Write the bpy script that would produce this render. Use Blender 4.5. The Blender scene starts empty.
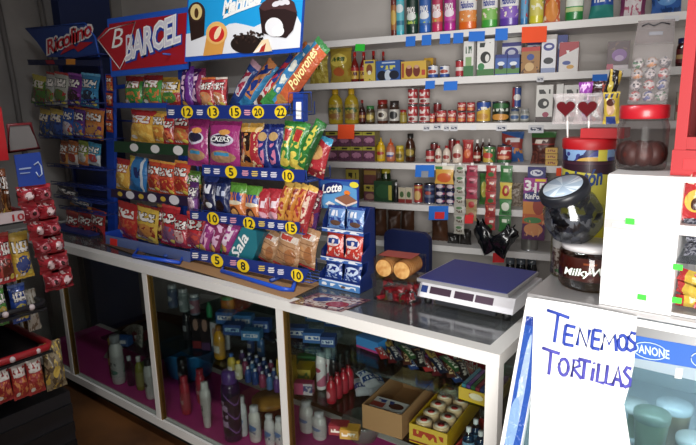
import bpy, math, random
from mathutils import Vector, Matrix, Euler
RN = random.Random(7)
COL = bpy.context.scene.collection
PI = math.pi
# ------------------------------------------------------------------ camera model
F, CX, CY, CAMZ = 555.0, 348.0, 222.5, 1.674
AX = Vector((0.80054, 0.10150, -0.59062)).normalized()
AU = Vector((-0.02559, -0.97886, -0.20290)); AU = (AU - AX*AU.dot(AX)).normalized()
AY = AU.cross(AX)
def ray(x, y):
    d = Vector((x-CX, y-CY, F)); return Vector((d.dot(AX), d.dot(AY), d.dot(AU)))
CAM = Vector((0, 0, CAMZ))
def PY(x, y, Y): r = ray(x, y); return CAM + r*(Y/r.y)
def PZ(x, y, Z): r = ray(x, y); return CAM + r*((Z-CAMZ)/r.z)
def PX(x, y, X): r = ray(x, y); return CAM + r*(X/r.x)
WK, WY = 0.2, 3.1                       # the shelf wall: front edges run along y = WY + WK*x
def PS(x, y, s=0.0): r = ray(x, y); return CAM + r*((WY+s)/(r.y-WK*r.x))
WA = math.atan(WK)
def RW(p, wpx):
    """true width of a round thing at p that shows wpx wide"""
    d = Vector(p)-CAM; z = AX.cross(AU).dot(d) if False else (AX.z*d.x+AY.z*d.y+AU.z*d.z); return z*wpx/F*z/math.sqrt(z*z+(AX.x*d.x+AY.x*d.y+AU.x*d.z)**2)
# ------------------------------------------------------------------ materials
def lin(c):
    if isinstance(c, str):
        c = c.lstrip('#'); c = [int(c[i:i+2], 16) for i in (0, 2, 4)]
    o = []
    for v in c[:3]:
        v /= 255.0; o.append(v/12.92 if v <= .04045 else ((v+.055)/1.055)**2.4)
    return (*o, 1.0)
def dye(c):
    """printing inks: a little duller than pure screen colours"""
    r, g, b, a = lin(c); l = .3*r+.59*g+.11*b; return (.84*(r*.9+l*.1), .84*(g*.9+l*.1), .84*(b*.9+l*.1), a)
_mc = {}
def mat(col, rough=.45, metal=0.0, coat=0.0, bump=0.0, bscale=40):
    k = ('m', str(col), rough, metal, coat, bump, bscale)
    if k in _mc: return _mc[k]
    m = bpy.data.materials.new('surface_%d' % len(_mc)); m.use_nodes = True
    nt = m.node_tree; b = nt.nodes['Principled BSDF']
    b.inputs['Base Color'].default_value = lin(col); b.inputs['Roughness'].default_value = rough
    b.inputs['Metallic'].default_value = metal; b.inputs['Coat Weight'].default_value = coat
    if bump:
        n = nt.nodes.new('ShaderNodeTexNoise'); n.inputs['Scale'].default_value = bscale; n.inputs['Detail'].default_value = 4
        tc = nt.nodes.new('ShaderNodeTexCoord'); nt.links.new(tc.outputs['Object'], n.inputs['Vector'])
        bp = nt.nodes.new('ShaderNodeBump'); bp.inputs['Strength'].default_value = bump; bp.inputs['Distance'].default_value = .01
        nt.links.new(n.outputs['Fac'], bp.inputs['Height']); nt.links.new(bp.outputs['Normal'], b.inputs['Normal'])
    _mc[k] = m; return m
def noisy(c1, c2, scale=3, rough=.6, detail=5, lo=.35, hi=.65, bump=0.0, stretch=(1, 1, 1), coat=0):
    k = ('n', str(c1), str(c2), scale, rough, lo, hi, bump, stretch)
    if k in _mc: return _mc[k]
    m = bpy.data.materials.new('mottled_%d' % len(_mc)); m.use_nodes = True
    nt = m.node_tree; b = nt.nodes['Principled BSDF']; b.inputs['Roughness'].default_value = rough
    b.inputs['Coat Weight'].default_value = coat
    tc = nt.nodes.new('ShaderNodeTexCoord'); mp = nt.nodes.new('ShaderNodeMapping'); mp.inputs['Scale'].default_value = stretch
    n = nt.nodes.new('ShaderNodeTexNoise'); n.inputs['Scale'].default_value = scale; n.inputs['Detail'].default_value = detail
    cr = nt.nodes.new('ShaderNodeValToRGB'); cr.color_ramp.elements[0].position = lo; cr.color_ramp.elements[1].position = hi
    cr.color_ramp.elements[0].color = lin(c1); cr.color_ramp.elements[1].color = lin(c2)
    L = nt.links.new
    L(tc.outputs['Object'], mp.inputs['Vector']); L(mp.outputs['Vector'], n.inputs['Vector']); L(n.outputs['Fac'], cr.inputs['Fac']); L(cr.outputs['Color'], b.inputs['Base Color'])
    if bump:
        bp = nt.nodes.new('ShaderNodeBump'); bp.inputs['Strength'].default_value = bump; bp.inputs['Distance'].default_value = .01
        L(n.outputs['Fac'], bp.inputs['Height']); L(bp.outputs['Normal'], b.inputs['Normal'])
    _mc[k] = m; return m
def glass(tint='e8f0f0', gloss=.12, rough=.03, dust_haze=0.0, dcol='b8bcc0'):
    k = ('g', tint, gloss, rough, dust_haze, dcol)
    if k in _mc: return _mc[k]
    m = bpy.data.materials.new('clear_%d' % len(_mc)); m.use_nodes = True
    nt = m.node_tree; nt.nodes.remove(nt.nodes['Principled BSDF']); out = nt.nodes['Material Output']
    t = nt.nodes.new('ShaderNodeBsdfTransparent'); t.inputs['Color'].default_value = lin(tint)
    g = nt.nodes.new('ShaderNodeBsdfGlossy'); g.inputs['Roughness'].default_value = rough; g.inputs['Color'].default_value = (.9, .9, .9, 1)
    fr = nt.nodes.new('ShaderNodeLayerWeight'); fr.inputs['Blend'].default_value = .25
    ma = nt.nodes.new('ShaderNodeMath'); ma.operation = 'MULTIPLY_ADD'; ma.inputs[1].default_value = .35; ma.inputs[2].default_value = gloss*.12
    mx = nt.nodes.new('ShaderNodeMixShader'); L = nt.links.new
    L(fr.outputs['Fresnel'], ma.inputs[0]); L(ma.outputs[0], mx.inputs['Fac']); L(t.outputs[0], mx.inputs[1]); L(g.outputs[0], mx.inputs[2]); fin = mx.outputs[0]
    if dust_haze:
        df = nt.nodes.new('ShaderNodeBsdfDiffuse'); df.inputs['Color'].default_value = lin(dcol); m2 = nt.nodes.new('ShaderNodeMixShader')
        nz = nt.nodes.new('ShaderNodeTexNoise'); nz.inputs['Scale'].default_value = 6; nz.inputs['Detail'].default_value = 4; tc = nt.nodes.new('ShaderNodeTexCoord'); L(tc.outputs['Object'], nz.inputs['Vector'])
        mm = nt.nodes.new('ShaderNodeMath'); mm.operation = 'MULTIPLY'; mm.inputs[1].default_value = dust_haze*2; L(nz.outputs['Fac'], mm.inputs[0]); L(mm.outputs[0], m2.inputs['Fac']); L(fin, m2.inputs[1]); L(df.outputs[0], m2.inputs[2]); fin = m2.outputs[0]
    L(fin, out.inputs['Surface'])
    _mc[k] = m; return m
def prt(base, layers=(), rough=.42, coat=.08, wob=.0):
    """printed packaging: flat shapes laid over each other in the pack's own UV space"""
    k = ('p', base, tuple(layers), rough, coat, wob)
    if k in _mc: return _mc[k]
    m = bpy.data.materials.new('print_%d' % len(_mc)); m.use_nodes = True
    nt = m.node_tree; N = nt.nodes.new; L = nt.links.new; b = nt.nodes['Principled BSDF']
    b.inputs['Roughness'].default_value = rough; b.inputs['Coat Weight'].default_value = coat
    uv = N('ShaderNodeTexCoord'); sp = N('ShaderNodeSeparateXYZ'); vec = uv.outputs['UV']
    if wob:
        nz = N('ShaderNodeTexNoise'); nz.inputs['Scale'].default_value = 7; L(vec, nz.inputs['Vector'])
        vm = N('ShaderNodeVectorMath'); vm.operation = 'MULTIPLY_ADD'; vm.inputs[1].default_value = (wob, wob, 0)
        L(nz.outputs['Color'], vm.inputs[0]); L(vec, vm.inputs[2])
        v2 = N('ShaderNodeVectorMath'); v2.operation = 'SUBTRACT'; v2.inputs[1].default_value = (wob/2, wob/2, 0); L(vm.outputs[0], v2.inputs[0]); vec = v2.outputs[0]
    L(vec, sp.inputs[0]); U, V = sp.outputs[0], sp.outputs[1]
    def op(o, a, c=None, d=None):
        n = N('ShaderNodeMath'); n.operation = o
        for i, q in enumerate((a, c, d)):
            if q is None: continue
            if isinstance(q, (int, float)): n.inputs[i].default_value = q
            else: L(q, n.inputs[i])
        return n.outputs[0]
    def rect(x0, x1, y0, y1):
        a = op('COMPARE', U, (x0+x1)/2, abs(x1-x0)/2); c = op('COMPARE', V, (y0+y1)/2, abs(y1-y0)/2); return op('MULTIPLY', a, c)
    cur = None
    for i, l in enumerate(layers):
        t, c = l[0], l[1]
        if t == 'e':
            a = op('DIVIDE', op('SUBTRACT', U, l[2]), l[4]); d = op('DIVIDE', op('SUBTRACT', V, l[3]), l[5])
            mk = op('LESS_THAN', op('ADD', op('MULTIPLY', a, a), op('MULTIPLY', d, d)), 1.0)
        elif t == 'r': mk = rect(*l[2:6])
        elif t == 'h': mk = op('GREATER_THAN', op('ADD', op('MULTIPLY', U, l[2]), op('MULTIPLY', V, l[3])), l[4])
        elif t == 'n':
            n = N('ShaderNodeTexNoise'); n.inputs['Scale'].default_value = l[2]; n.inputs['Detail'].default_value = 2
            mp = N('ShaderNodeMapping'); mp.inputs['Location'].default_value = (i*3.7+len(_mc)*1.3, i, 0); L(uv.outputs['UV'], mp.inputs[0]); L(mp.outputs[0], n.inputs[0])
            mk = op('GREATER_THAN', n.outputs['Fac'], l[3])
            if len(l) > 4: mk = op('MULTIPLY', mk, rect(*l[4:8]))
        elif t == 's':
            n = N('ShaderNodeTexNoise'); n.inputs['Scale'].default_value = 1; n.inputs['Detail'].default_value = 0
            mp = N('ShaderNodeMapping'); mp.inputs['Location'].default_value = (i*2.7+len(_mc)*.7, i, 0); mp.inputs['Scale'].default_value = (l[6], l[7], 1); L(uv.outputs['UV'], mp.inputs[0]); L(mp.outputs[0], n.inputs[0])
            mk = op('MULTIPLY', op('GREATER_THAN', n.outputs['Fac'], .48), rect(*l[2:6]))
            if len(l) > 8:
                ok = op('MULTIPLY', op('GREATER_THAN', n.outputs['Fac'], .40), rect(l[2]-.03, l[3]+.03, l[4]-.02, l[5]+.02)); ox = N('ShaderNodeMix'); ox.data_type = 'RGBA'; L(ok, ox.inputs['Factor'])
                if cur is None: ox.inputs['A'].default_value = dye(base)
                else: L(cur, ox.inputs['A'])
                ox.inputs['B'].default_value = dye(l[8]); cur = ox.outputs['Result']
        elif t == 'd':
            mk = op('LESS_THAN', op('FRACT', op('ADD', op('MULTIPLY', U, l[2]), op('MULTIPLY', V, l[3]))), l[4])
            if len(l) > 5: mk = op('MULTIPLY', mk, rect(*l[5:9]))
        mx = N('ShaderNodeMix'); mx.data_type = 'RGBA'; L(mk, mx.inputs['Factor'])
        if cur is None: mx.inputs['A'].default_value = dye(base)
        else: L(cur, mx.inputs['A'])
        mx.inputs['B'].default_value = dye(c); cur = mx.outputs['Result']
    if coat >= .4:
        nz = N('ShaderNodeTexNoise'); nz.inputs['Scale'].default_value = 28; nz.inputs['Detail'].default_value = 3; nz.inputs['Distortion'].default_value = .8; L(uv.outputs['Object'], nz.inputs['Vector'])
        bp = N('ShaderNodeBump'); bp.inputs['Strength'].default_value = .55; bp.inputs['Distance'].default_value = .02; L(nz.outputs['Fac'], bp.inputs['Height']); L(bp.outputs['Normal'], b.inputs['Normal'])
    if cur is None: b.inputs['Base Color'].default_value = dye(base)
    else: L(cur, b.inputs['Base Color'])
    _mc[k] = m; return m
# ------------------------------------------------------------------ mesh builder
_tc = {}
def text_geo(s, off=0.0, shear=0.0):
    k = (s, off, shear)
    if k not in _tc:
        cu = bpy.data.curves.new('lettering', 'FONT'); cu.body = s; cu.offset = off; cu.shear = shear; cu.resolution_u = 2; cu.fill_mode = 'FRONT'
        cu.align_x = 'CENTER'
        o = bpy.data.objects.new('lettering', cu); me = o.to_mesh()
        vs = [(v.co.x, v.co.y) for v in me.vertices]; fs = [tuple(p.vertices) for p in me.polygons]
        o.to_mesh_clear(); bpy.data.objects.remove(o); bpy.data.curves.remove(cu)
        x0, x1 = min(v[0] for v in vs), max(v[0] for v in vs); y0, y1 = min(v[1] for v in vs), max(v[1] for v in vs)
        _tc[k] = ([((x-x0)/(x1-x0)-.5, (y-y0)/(y1-y0)-.5) for x, y in vs], fs)
    return _tc[k]
class MB:
    def __init__(s, M=None): s.v = []; s.f = []; s.m = []; s.uv = []; s.mats = []; s.M = M; s.smooth = []
    def mi(s, m):
        if m not in s.mats: s.mats.append(m)
        return s.mats.index(m)
    def add(s, vs, fs, m, uvs=None, smooth=False):
        n = len(s.v); i = s.mi(m)
        for p in vs:
            p = Vector(p); s.v.append(s.M @ p if s.M else p)
        for q, f in enumerate(fs):
            s.f.append([a+n for a in f]); s.m.append(i); s.smooth.append(smooth)
            s.uv.append(uvs[q] if uvs else [(.5, .5)]*len(f))
        return s
    def box(s, x0, x1, y0, y1, z0, z1, m, front=None, top=None):
        vs = [(x, y, z) for z in (z0, z1) for y in (y0, y1) for x in (x0, x1)]
        fs = [(0, 1, 5, 4), (1, 3, 7, 5), (3, 2, 6, 7), (2, 0, 4, 6), (4, 5, 7, 6), (2, 3, 1, 0)]
        u = [(0, 0), (1, 0), (1, 1), (0, 1)]
        for i, f in enumerate(fs): s.add([vs[a] for a in f], [(0, 1, 2, 3)], (front if front and i == 0 else top if top and i == 4 else m), [u])
        return s
    def bar(s, p0, p1, r, m, n=6):
        return s.tube([p0, p1], r, m, n)
    def tube(s, pts, r, m, n=6, closed=False):
        pts = [Vector(p) for p in pts]; vs = []; N = len(pts)
        for i, p in enumerate(pts):
            a = pts[(i-1) % N] if (closed or i) else pts[0]; b = pts[(i+1) % N] if (closed or i < N-1) else pts[-1]
            t = (b-a).normalized(); ref = Vector((0, 0, 1)) if abs(t.z) < .9 else Vector((1, 0, 0))
            e1 = t.cross(ref).normalized(); e2 = t.cross(e1)
            rr = r[i] if isinstance(r, (list, tuple)) else r
            for k in range(n): w = 2*PI*k/n; vs.append(p+e1*rr*math.cos(w)+e2*rr*math.sin(w))
        fs = []
        for i in range(N if closed else N-1):
            j = (i+1) % N
            for k in range(n): fs.append((i*n+k, i*n+(k+1) % n, j*n+(k+1) % n, j*n+k))
        if not closed: fs += [tuple(range(n))[::-1], tuple((N-1)*n+k for k in range(n))]
        return s.add(vs, fs, m, None, True)
    def lathe(s, prof, m, n=20, sy=1.0, c=(0, 0, 0), sq=0.0):
        """profile of (radius, z); u runs once over the front half, v over the height"""
        vs = []; us = []; z0 = min(p[1] for p in prof); z1 = max(p[1] for p in prof); zz = max(z1-z0, 1e-6)
        for r, z in prof:
            for k in range(n+1):
                a = -PI+2*PI*k/n; q = 1.0
                if sq:
                    ca, sa = abs(math.cos(a)), abs(math.sin(a)); q = 1+sq*(1/max(ca, sa)-1)
                vs.append((c[0]+r*q*math.sin(a), c[1]-r*q*math.cos(a)*sy, c[2]+z))
                uu = .5+a/PI; uu = -uu if uu < 0 else 2-uu if uu > 1 else uu; us.append((uu, (z-z0)/zz))
        fs = []; fu = []
        for i in range(len(prof)-1):
            for k in range(n):
                f = (i*(n+1)+k, i*(n+1)+k+1, (i+1)*(n+1)+k+1, (i+1)*(n+1)+k); fs.append(f); fu.append([us[a] for a in f])
        return s.add(vs, fs, m, fu, True)
    def ball(s, c, r, m, n=10, sz=1.0, sx=1.0):
        prof = [(max(r*math.sin(PI*i/6), 1e-4), -r*sz*math.cos(PI*i/6)) for i in range(7)]
        return s.lathe(prof, m, n, c=c)
    def bag(s, w, h, d, m, seed=0, fin=.055, bulge=1.0, nx=10, nz=14, taper=0.0):
        rr = random.Random(seed); ph = [rr.uniform(0, 6.28) for _ in range(6)]
        def sf(u, v):
            q = min(1, max(0, (v-fin)/(1-2*fin))); e = max(0, 1-(2*u-1)**2)**.55; g = max(0, math.sin(PI*q))**.5 if 0 < q < 1 else 0
            wr = 1+.13*math.sin(9*u+ph[0]+5*v)+.10*math.sin(17*v+ph[1]-6*u)
            return .5*d*e*g*wr*bulge
        s.sf = sf
        def px(u, v):
            q = min(1, max(0, (v-fin)/(1-2*fin)))
            return (u-.5)*w*(1-.10*math.sin(PI*q)**.7-taper*v+.022*math.sin(9*v+ph[2]))+.012*w*math.sin(7*v+ph[4])
        s.bw, s.bh = w, h
        for sg in (-1, 1):
            vs = []; us = []
            for j in range(nz+1):
                v = j/nz
                if j == 1: v = fin
                if j == nz-1: v = 1-fin
                for i in range(nx+1):
                    u = i/nx; z = v*h + (.008*h*math.sin(40*u+ph[3]) if j in (0, nz) else 0)
                    vs.append((px(u, v), sg*(sf(u, v)+.0006), z)); us.append((u, v))
            fs = [(j*(nx+1)+i, j*(nx+1)+i+1, (j+1)*(nx+1)+i+1, (j+1)*(nx+1)+i) for j in range(nz) for i in range(nx)]
            s.add(vs, fs, m, [[us[a] for a in f] for f in fs], True)
        return s
    def text(s, txt, w, h, fn, m, off=0.0, shear=0.0):
        vs, fs = text_geo(txt, off, shear)
        return s.add([fn(x*w, y*h) for x, y in vs], fs, m)
    def bagtext(s, txt, u0, u1, v0, v1, m, off=.02, shear=.2, eps=.0025):
        """lettering that follows the bag's front"""
        w, h = s.bw, s.bh
        def fn(x, z):
            u = min(1, max(0, x/w+(u0+u1)/2)); v = min(1, max(0, z/h+(v0+v1)/2)); return ((u-.5)*w*.95, -s.sf(u, v)-eps, v*h)
        return s.text(txt, (u1-u0)*w, (v1-v0)*h, fn, m, off, shear)
    def flat(s, pts, m, y=None, uvs=None):
        return s.add(pts, [tuple(range(len(pts)))], m, [uvs] if uvs else None)
    def slab(s, pts, dv, m, face=None):
        """polygon given its own thickness along dv"""
        pts = [Vector(p) for p in pts]; n = len(pts); dv = Vector(dv)
        x0, x1 = min(p.x for p in pts), max(p.x for p in pts); z0, z1 = min(p.z for p in pts), max(p.z for p in pts)
        uv = [((p.x-x0)/max(x1-x0, 1e-6), (p.z-z0)/max(z1-z0, 1e-6)) for p in pts]
        s.add(pts, [tuple(range(n))], face or m, [uv])
        s.add([p+dv for p in pts], [tuple(range(n))[::-1]], m)
        vs = []; fs = []
        for i in range(n):
            j = (i+1) % n; k = len(vs); vs += [pts[i], pts[i]+dv, pts[j]+dv, pts[j]]; fs.append((k, k+1, k+2, k+3))
        return s.add(vs, fs, m)
    def build(s, name, parent=None, org=(0, 0, 0), loc=None, rot=None, bev=0.0):
        me = bpy.data.meshes.new(name); o3 = Vector(org)
        me.from_pydata([p-o3 for p in s.v], [], s.f)
        for m in s.mats: me.materials.append(m)
        ul = me.uv_layers.new(name='UVMap'); li = 0
        me.polygons.foreach_set('material_index', s.m); me.polygons.foreach_set('use_smooth', s.smooth)
        flatuv = [c for f in s.uv for q in f for c in q]
        ul.data.foreach_set('uv', flatuv); me.update()
        o = bpy.data.objects.new(name, me); COL.objects.link(o)
        if parent: o.parent = parent
        elif loc is None: o.location = o3
        if loc is not None: o.location = loc
        if rot is not None: o.rotation_euler = rot
        if bev:
            b = o.modifiers.new('edges', 'BEVEL'); b.width = bev; b.segments = 2; b.limit_method = 'ANGLE'
        return o
def tag(o, label=None, cat=None, group=None, kind=None):
    if label: o['label'] = label
    if cat: o['category'] = cat
    if group: o['group'] = group
    if kind: o['kind'] = kind
    return o
def empty(name, loc, label, cat, group=None, rz=0.0, rot=None):
    o = bpy.data.objects.new(name, None); COL.objects.link(o); o.location = loc; o.rotation_euler = rot or (0, 0, rz); o.empty_display_size = .05
    return tag(o, label, cat, group)
def copy_tree(o, loc=None, rot=None, label=None, group=None):
    c = o.copy(); COL.objects.link(c)
    for ch in list(o.children):
        d = ch.copy(); COL.objects.link(d); d.parent = c
        for g in list(ch.children):
            e = g.copy(); COL.objects.link(e); e.parent = d
    if loc is not None: c.location = loc
    if rot is not None: c.rotation_euler = rot
    if label: c['label'] = label
    if group: c['group'] = group
    return c
WHITE = mat('e9e6e2', .5); BLK = mat('17171a', .4); CHROME = mat('c9c9cc', .25, 1.0); STEEL = mat('9a9a9c', .35, .9)
BLUE = mat('1b3fae', .4); DBLUE = mat('16255e', .45); RED = mat('b3151d', .4); YEL = mat('f2d024', .45); CARD = mat('a27a52', .8, bump=.1); INK = mat('16161c', .6)
# ================================================================== the room
ZS = [2.06, 1.82, 1.574, 1.351, 1.11, .878, .62, .36]            # the tops of the wall shelves
ca, sa = math.cos(WA), math.sin(WA)
def wl(t, s, z=0.0):                                             # t along the shelf wall, s behind the shelf fronts
    return Vector((t*ca - s*sa, WY + t*sa + s*ca, z))
MW = Matrix.Translation((0, WY, 0)) @ Matrix.Rotation(WA, 4, 'Z')
def struct(name, mb, org=(0, 0, 0)): return tag(mb.build(name, None, org), kind='structure')
wallm = noisy('8f8b88', 'a9a5a1', 2.2, .8, bump=.15)
m = MB(); m.box(-4.2, 1.9, -.6, 4.2, -.06, 0, noisy('4a2c14', '6e4420', 3, .55, bump=.1)); struct('floor', m)
m = MB(MW); m.box(-5.2, 2.6, .31, .41, 0, 2.9, noisy('b3ada8', 'c5bfba', 1.6, .75, bump=.12)); struct('wall_back', m)
m = MB(); m.box(-4.3, -4.1, -.6, 3.2, 0, 2.9, noisy('86827f', 'a5a19d', 1.8, .85, bump=.2)); struct('wall_left', m)
m = MB(); m.box(1.8, 1.9, -.6, 4.2, 0, 2.9, wallm); struct('wall_right', m)
m = MB(); m.box(-4.2, 1.9, -.6, 4.2, 2.84, 2.9, noisy('7c7874', '908c88', 2, .9)); struct('ceiling', m)
added_lamp = empty('added_tube_light', (-1.3, .8, 2.84), 'added white tube light above the counter, fills its dark inside', 'added fill light'); m = MB(); m.box(-.62, .62, -.05, .05, -.04, -.001, mat('e8e8e8', .5)); m.build('housing', added_lamp); m = MB(); m.tube([(-.6, 0, -.06), (.6, 0, -.06)], .014, mat('f4f4f4', .3), 10); m.build('tube', added_lamp)  # fitting and tube added to go with the fill light for the counter
m = MB(); m.box(-4.2, -.28, -.6, -.5, 0, 2.84, wallm); m.box(-.28, 1.8, -.6, -.5, 2.45, 2.84, wallm); m.box(1.6, 1.8, -.6, -.5, 0, 2.45, wallm); struct('wall_front', m)
# conduits on the left wall
for i, (px, z0) in enumerate(((10, .0), (51, .0))):
    p = PX(px, 60, -4.08); m = MB(); m.tube([(-4.075, p.y-.05, 2.84), (-4.075, p.y, 1.9), (-4.075, p.y+.03, 0.0)], .018, mat('6f6b69', .6), 8); struct('trim_%d' % (i+1), m)
p0, p1 = PX(64, 50, -4.0), PX(108, 50, -4.0)
m = MB(); m.box(-4.1, -4.0, p0.y, p1.y+.05, 0, 2.84, mat('1c2c5c', .5)); struct('door_1', m)
# ================================================================== wall shelving
sw = mat('dcd9d6', .5, bump=.05)
for i, z in enumerate(ZS):
    o = MB(); o.box(-3.3, 1.6, 0, .305, z-.036, z, sw)
    q = o.build('wall_shelf', None, (0, 0, 0)); q.matrix_world = MW
    nm = ['topmost, under the coloured cleaner bottles', 'second from the top, under the milk cartons', 'third from the top, under the tins and glass jars', 'fourth from the top, under the mustard bottle',
          'fifth from the top, under the tuna tins', 'under the black plastic bags', 'low down behind the blue chair', 'lowest, close to the floor'][i]
    tag(q, 'long white wall shelf, ' + nm, 'shelf', 'white wall shelves')
# ------------------------------------------------------------------ product factories
def prof(kind, w, h):
    r = w/2
    P = dict(
      round=([(0, 0), (.92, 0), (1, .03), (1, .6), (.86, .72), (.45, .82), (.36, .86)], [(.42, .85), (.42, 1), (0, 1)], (.12, .56)),
      sauce=([(0, 0), (.92, 0), (1, .02), (1, .5), (.8, .62), (.36, .76), (.3, .88)], [(.4, .86), (.38, 1), (0, 1)], (.1, .48)),
      honey=([(0, 0), (.9, 0), (1, .05), (.9, .3), (1, .5), (.85, .68), (.5, .8), (.45, .84)], [(.62, .83), (.6, 1), (0, 1)], (.18, .5)),
      must=([(0, 0), (.92, 0), (1, .03), (1, .58), (.8, .68), (.55, .73)], [(.6, .72), (.58, .8), (.2, .84), (.12, 1), (0, 1)], (.12, .5)),
      spray=([(0, 0), (.95, 0), (1, .02), (1, .78), (.86, .84), (.7, .85)], [(.86, .83), (.86, .97), (.7, 1), (0, 1)], (.1, .72)),
      deter=([(0, 0), (.9, 0), (1, .04), (.96, .3), (1, .62), (.8, .78), (.4, .85), (.36, .88)], [(.46, .87), (.46, 1), (0, 1)], (.14, .6)),
      jar=([(0, 0), (.93, 0), (1, .05), (1, .7), (.86, .8), (.82, .84)], [(.9, .82), (.9, 1), (0, 1)], (.12, .62)),
      sham=([(0, 0), (.85, 0), (.95, .03), (1, .4), (.92, .75), (.6, .84), (.5, .86)], [(.58, .85), (.6, 1), (0, 1)], (.15, .6)),
      taper=([(0, 0), (.6, 0), (.62, .02), (.8, .3), (1, .62), (.95, .8), (.5, .88)], [(.6, .86), (.5, 1), (0, 1)], (.25, .7)),
    )[kind]
    return [(a*r, b*h) for a, b in P[0]], [(a*r, b*h) for a, b in P[1]], (P[2][0]*h, P[2][1]*h)
def bottle(loc, rz, w, h, kind, body, cap, lab, name, label, cat, group=None, sy=.8, txt=None, tm=None, rot=None, lz=None):
    b, c, lb = prof(kind, w, h)
    if lz: lb = (lz[0]*h, lz[1]*h)
    root = empty(name, loc, label, cat, group, rz, rot)
    MB().lathe(b, body, 18, sy).build('bottle_body' if kind != 'jar' else 'jar_body', root)
    MB().lathe(c, cap, 14, sy if kind == 'jar' else 1).build('lid' if kind == 'jar' else 'cap', root)
    if lab:
        k = []
        for i in range(5):
            z = lb[0]+(lb[1]-lb[0])*i/4
            rr = 0
            for (r0, z0), (r1, z1) in zip(b, b[1:]):
                if z0 <= z <= z1 and z1 > z0: rr = r0+(r1-r0)*(z-z0)/(z1-z0)
            k.append((rr*1.012+.0005, z))
        mb = MB().lathe(k, lab, 18, sy)
        if txt:
            zc = lb[0]+(lb[1]-lb[0])*.62; rad = max(q[0] for q in k)
            def fn(x, z):
                a = x/rad; return (rad*1.03*math.sin(a), -rad*1.03*math.cos(a)*sy-.001, zc+z)
            mb.text(txt, rad*1.5, (lb[1]-lb[0])*.26, fn, tm or WHITE, .03, .15)
        mb.build('label', root)
    return root
def can(loc, rz, w, h, lab, name, label, cat='can', group=None, top=None):
    r = w/2; root = empty(name, loc, label, cat, group, rz)
    MB().lathe([(0, 0), (r*.94, 0), (r, .004), (r, h*.06), (r*.97, h*.065), (r*.97, h*.935), (r, h*.94), (r, h-.003), (r*.92, h), (r*.9, h-.004), (0, h-.004)], top or CHROME, 18).build('can_body', root)
    MB().lathe([(r*.985, h*.05), (r*.985, h*.95)], lab, 18).build('label', root)
    return root
def carton(loc, rz, w, h, d, side, front, name, label, cat='carton', group=None, gable=False, txt=None, bev=.002, top=None):
    mb = MB(); hb = h*.86 if gable else h
    mb.box(-w/2, w/2, -d/2, d/2, 0, hb, side, front=front, top=top)
    if gable:
        q = [(-w/2, -d/2, hb), (w/2, -d/2, hb), (w/2, d/2, hb), (-w/2, d/2, hb), (-w/2, -.003, h), (w/2, -.003, h), (w/2, .003, h), (-w/2, .003, h)]
        mb.add(q, [(0, 1, 5, 4), (2, 3, 7, 6), (1, 2, 6, 5), (3, 0, 4, 7), (4, 5, 6, 7)], side)
    if txt:
        for t, cx, cz, tw, th, tm in txt: mb.text(t, tw*w, th*h, lambda x, z: (cx*w+x, -d/2-.0015, cz*h+z), tm, .02, .1)
    o = mb.build(name, None, (0, 0, 0), loc=loc, rot=(0, 0, rz)); return tag(o, label, cat, group)
_bs = [0]
def bag(loc, rot, w, h, d, m, name, label, cat='snack bag', group=None, txt=None, taper=0.0, fin=.055):
    _bs[0] += 1; mb = MB().bag(w, h, d, m, _bs[0], fin, taper=taper)
    for t in (txt or []): mb.bagtext(t[0], *t[1:5], t[5], *(t[6:]))
    return tag(mb.build(name, None, (0, 0, 0), loc=loc, rot=rot), label, cat, group)
# ================================================================== goods on the wall shelves
def sp(x0, x1, yt, k, s):
    ym = yt+18; a, b, c = PS(x0, ym, s), PS(x1, ym, s), PS((x0+x1)/2, ym, s)
    w = (b-a).length; h = PS((x0+x1)/2, yt, s).z-ZS[k]
    return Vector((c.x, c.y, ZS[k]+.001)), w, max(h, .03)
def SB(k, x0, x1, yt, kind, body, cap, lab, name, label, cat='bottle', s=.05, group=None, h=None, txt=None, tm=None, sy=.75, lz=None):
    p, w, hh = sp(x0, x1, yt, k, s); hh = h or hh; w = RW(p, x1-x0)*.97
    p += Vector((-sa, ca, 0))*(w*sy/2)
    return bottle(p, WA, w, hh, kind, body, cap, lab, name, label, cat, group, sy, txt, tm, lz=lz)
def SC(k, x0, x1, yt, lab, label, name='tin_can', cat='can', s=.05, group=None, up=0.0, top=None, h=None):
    p, w, hh = sp(x0, x1, yt, k, s); w = RW(p, x1-x0)*.97; p += Vector((-sa, ca, 0))*(w/2); p.z += up
    return can(p, WA, w, (h or hh-up)-.001, lab, name, label, cat, group, top)
def SX(k, x0, x1, yt, side, front, name, label, cat='box', s=.05, d=.07, group=None, gable=False, up=0.0, txt=None, h=None):
    p, w, hh = sp(x0, x1, yt, k, s); p += Vector((-sa, ca, 0))*(d/2); p.z += up
    return carton(p, WA, w, (h or hh-up)-.001, d, side, front, name, label, cat, group, gable, txt)
def SG(k, x0, x1, yt, m, name, label, cat='bag', s=.06, d=.07, group=None, txt=None, tilt=0, up=0, taper=0.0):
    p, w, hh = sp(x0, x1, yt, k, s); p += Vector((-sa, ca, 0))*(d/2); p.z += up
    return bag(p, (0, math.radians(tilt), WA), w, hh-up, d, m, name, label, cat, group, txt, taper)
P = lambda c, r=.3: mat(c, r, coat=.3)
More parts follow.
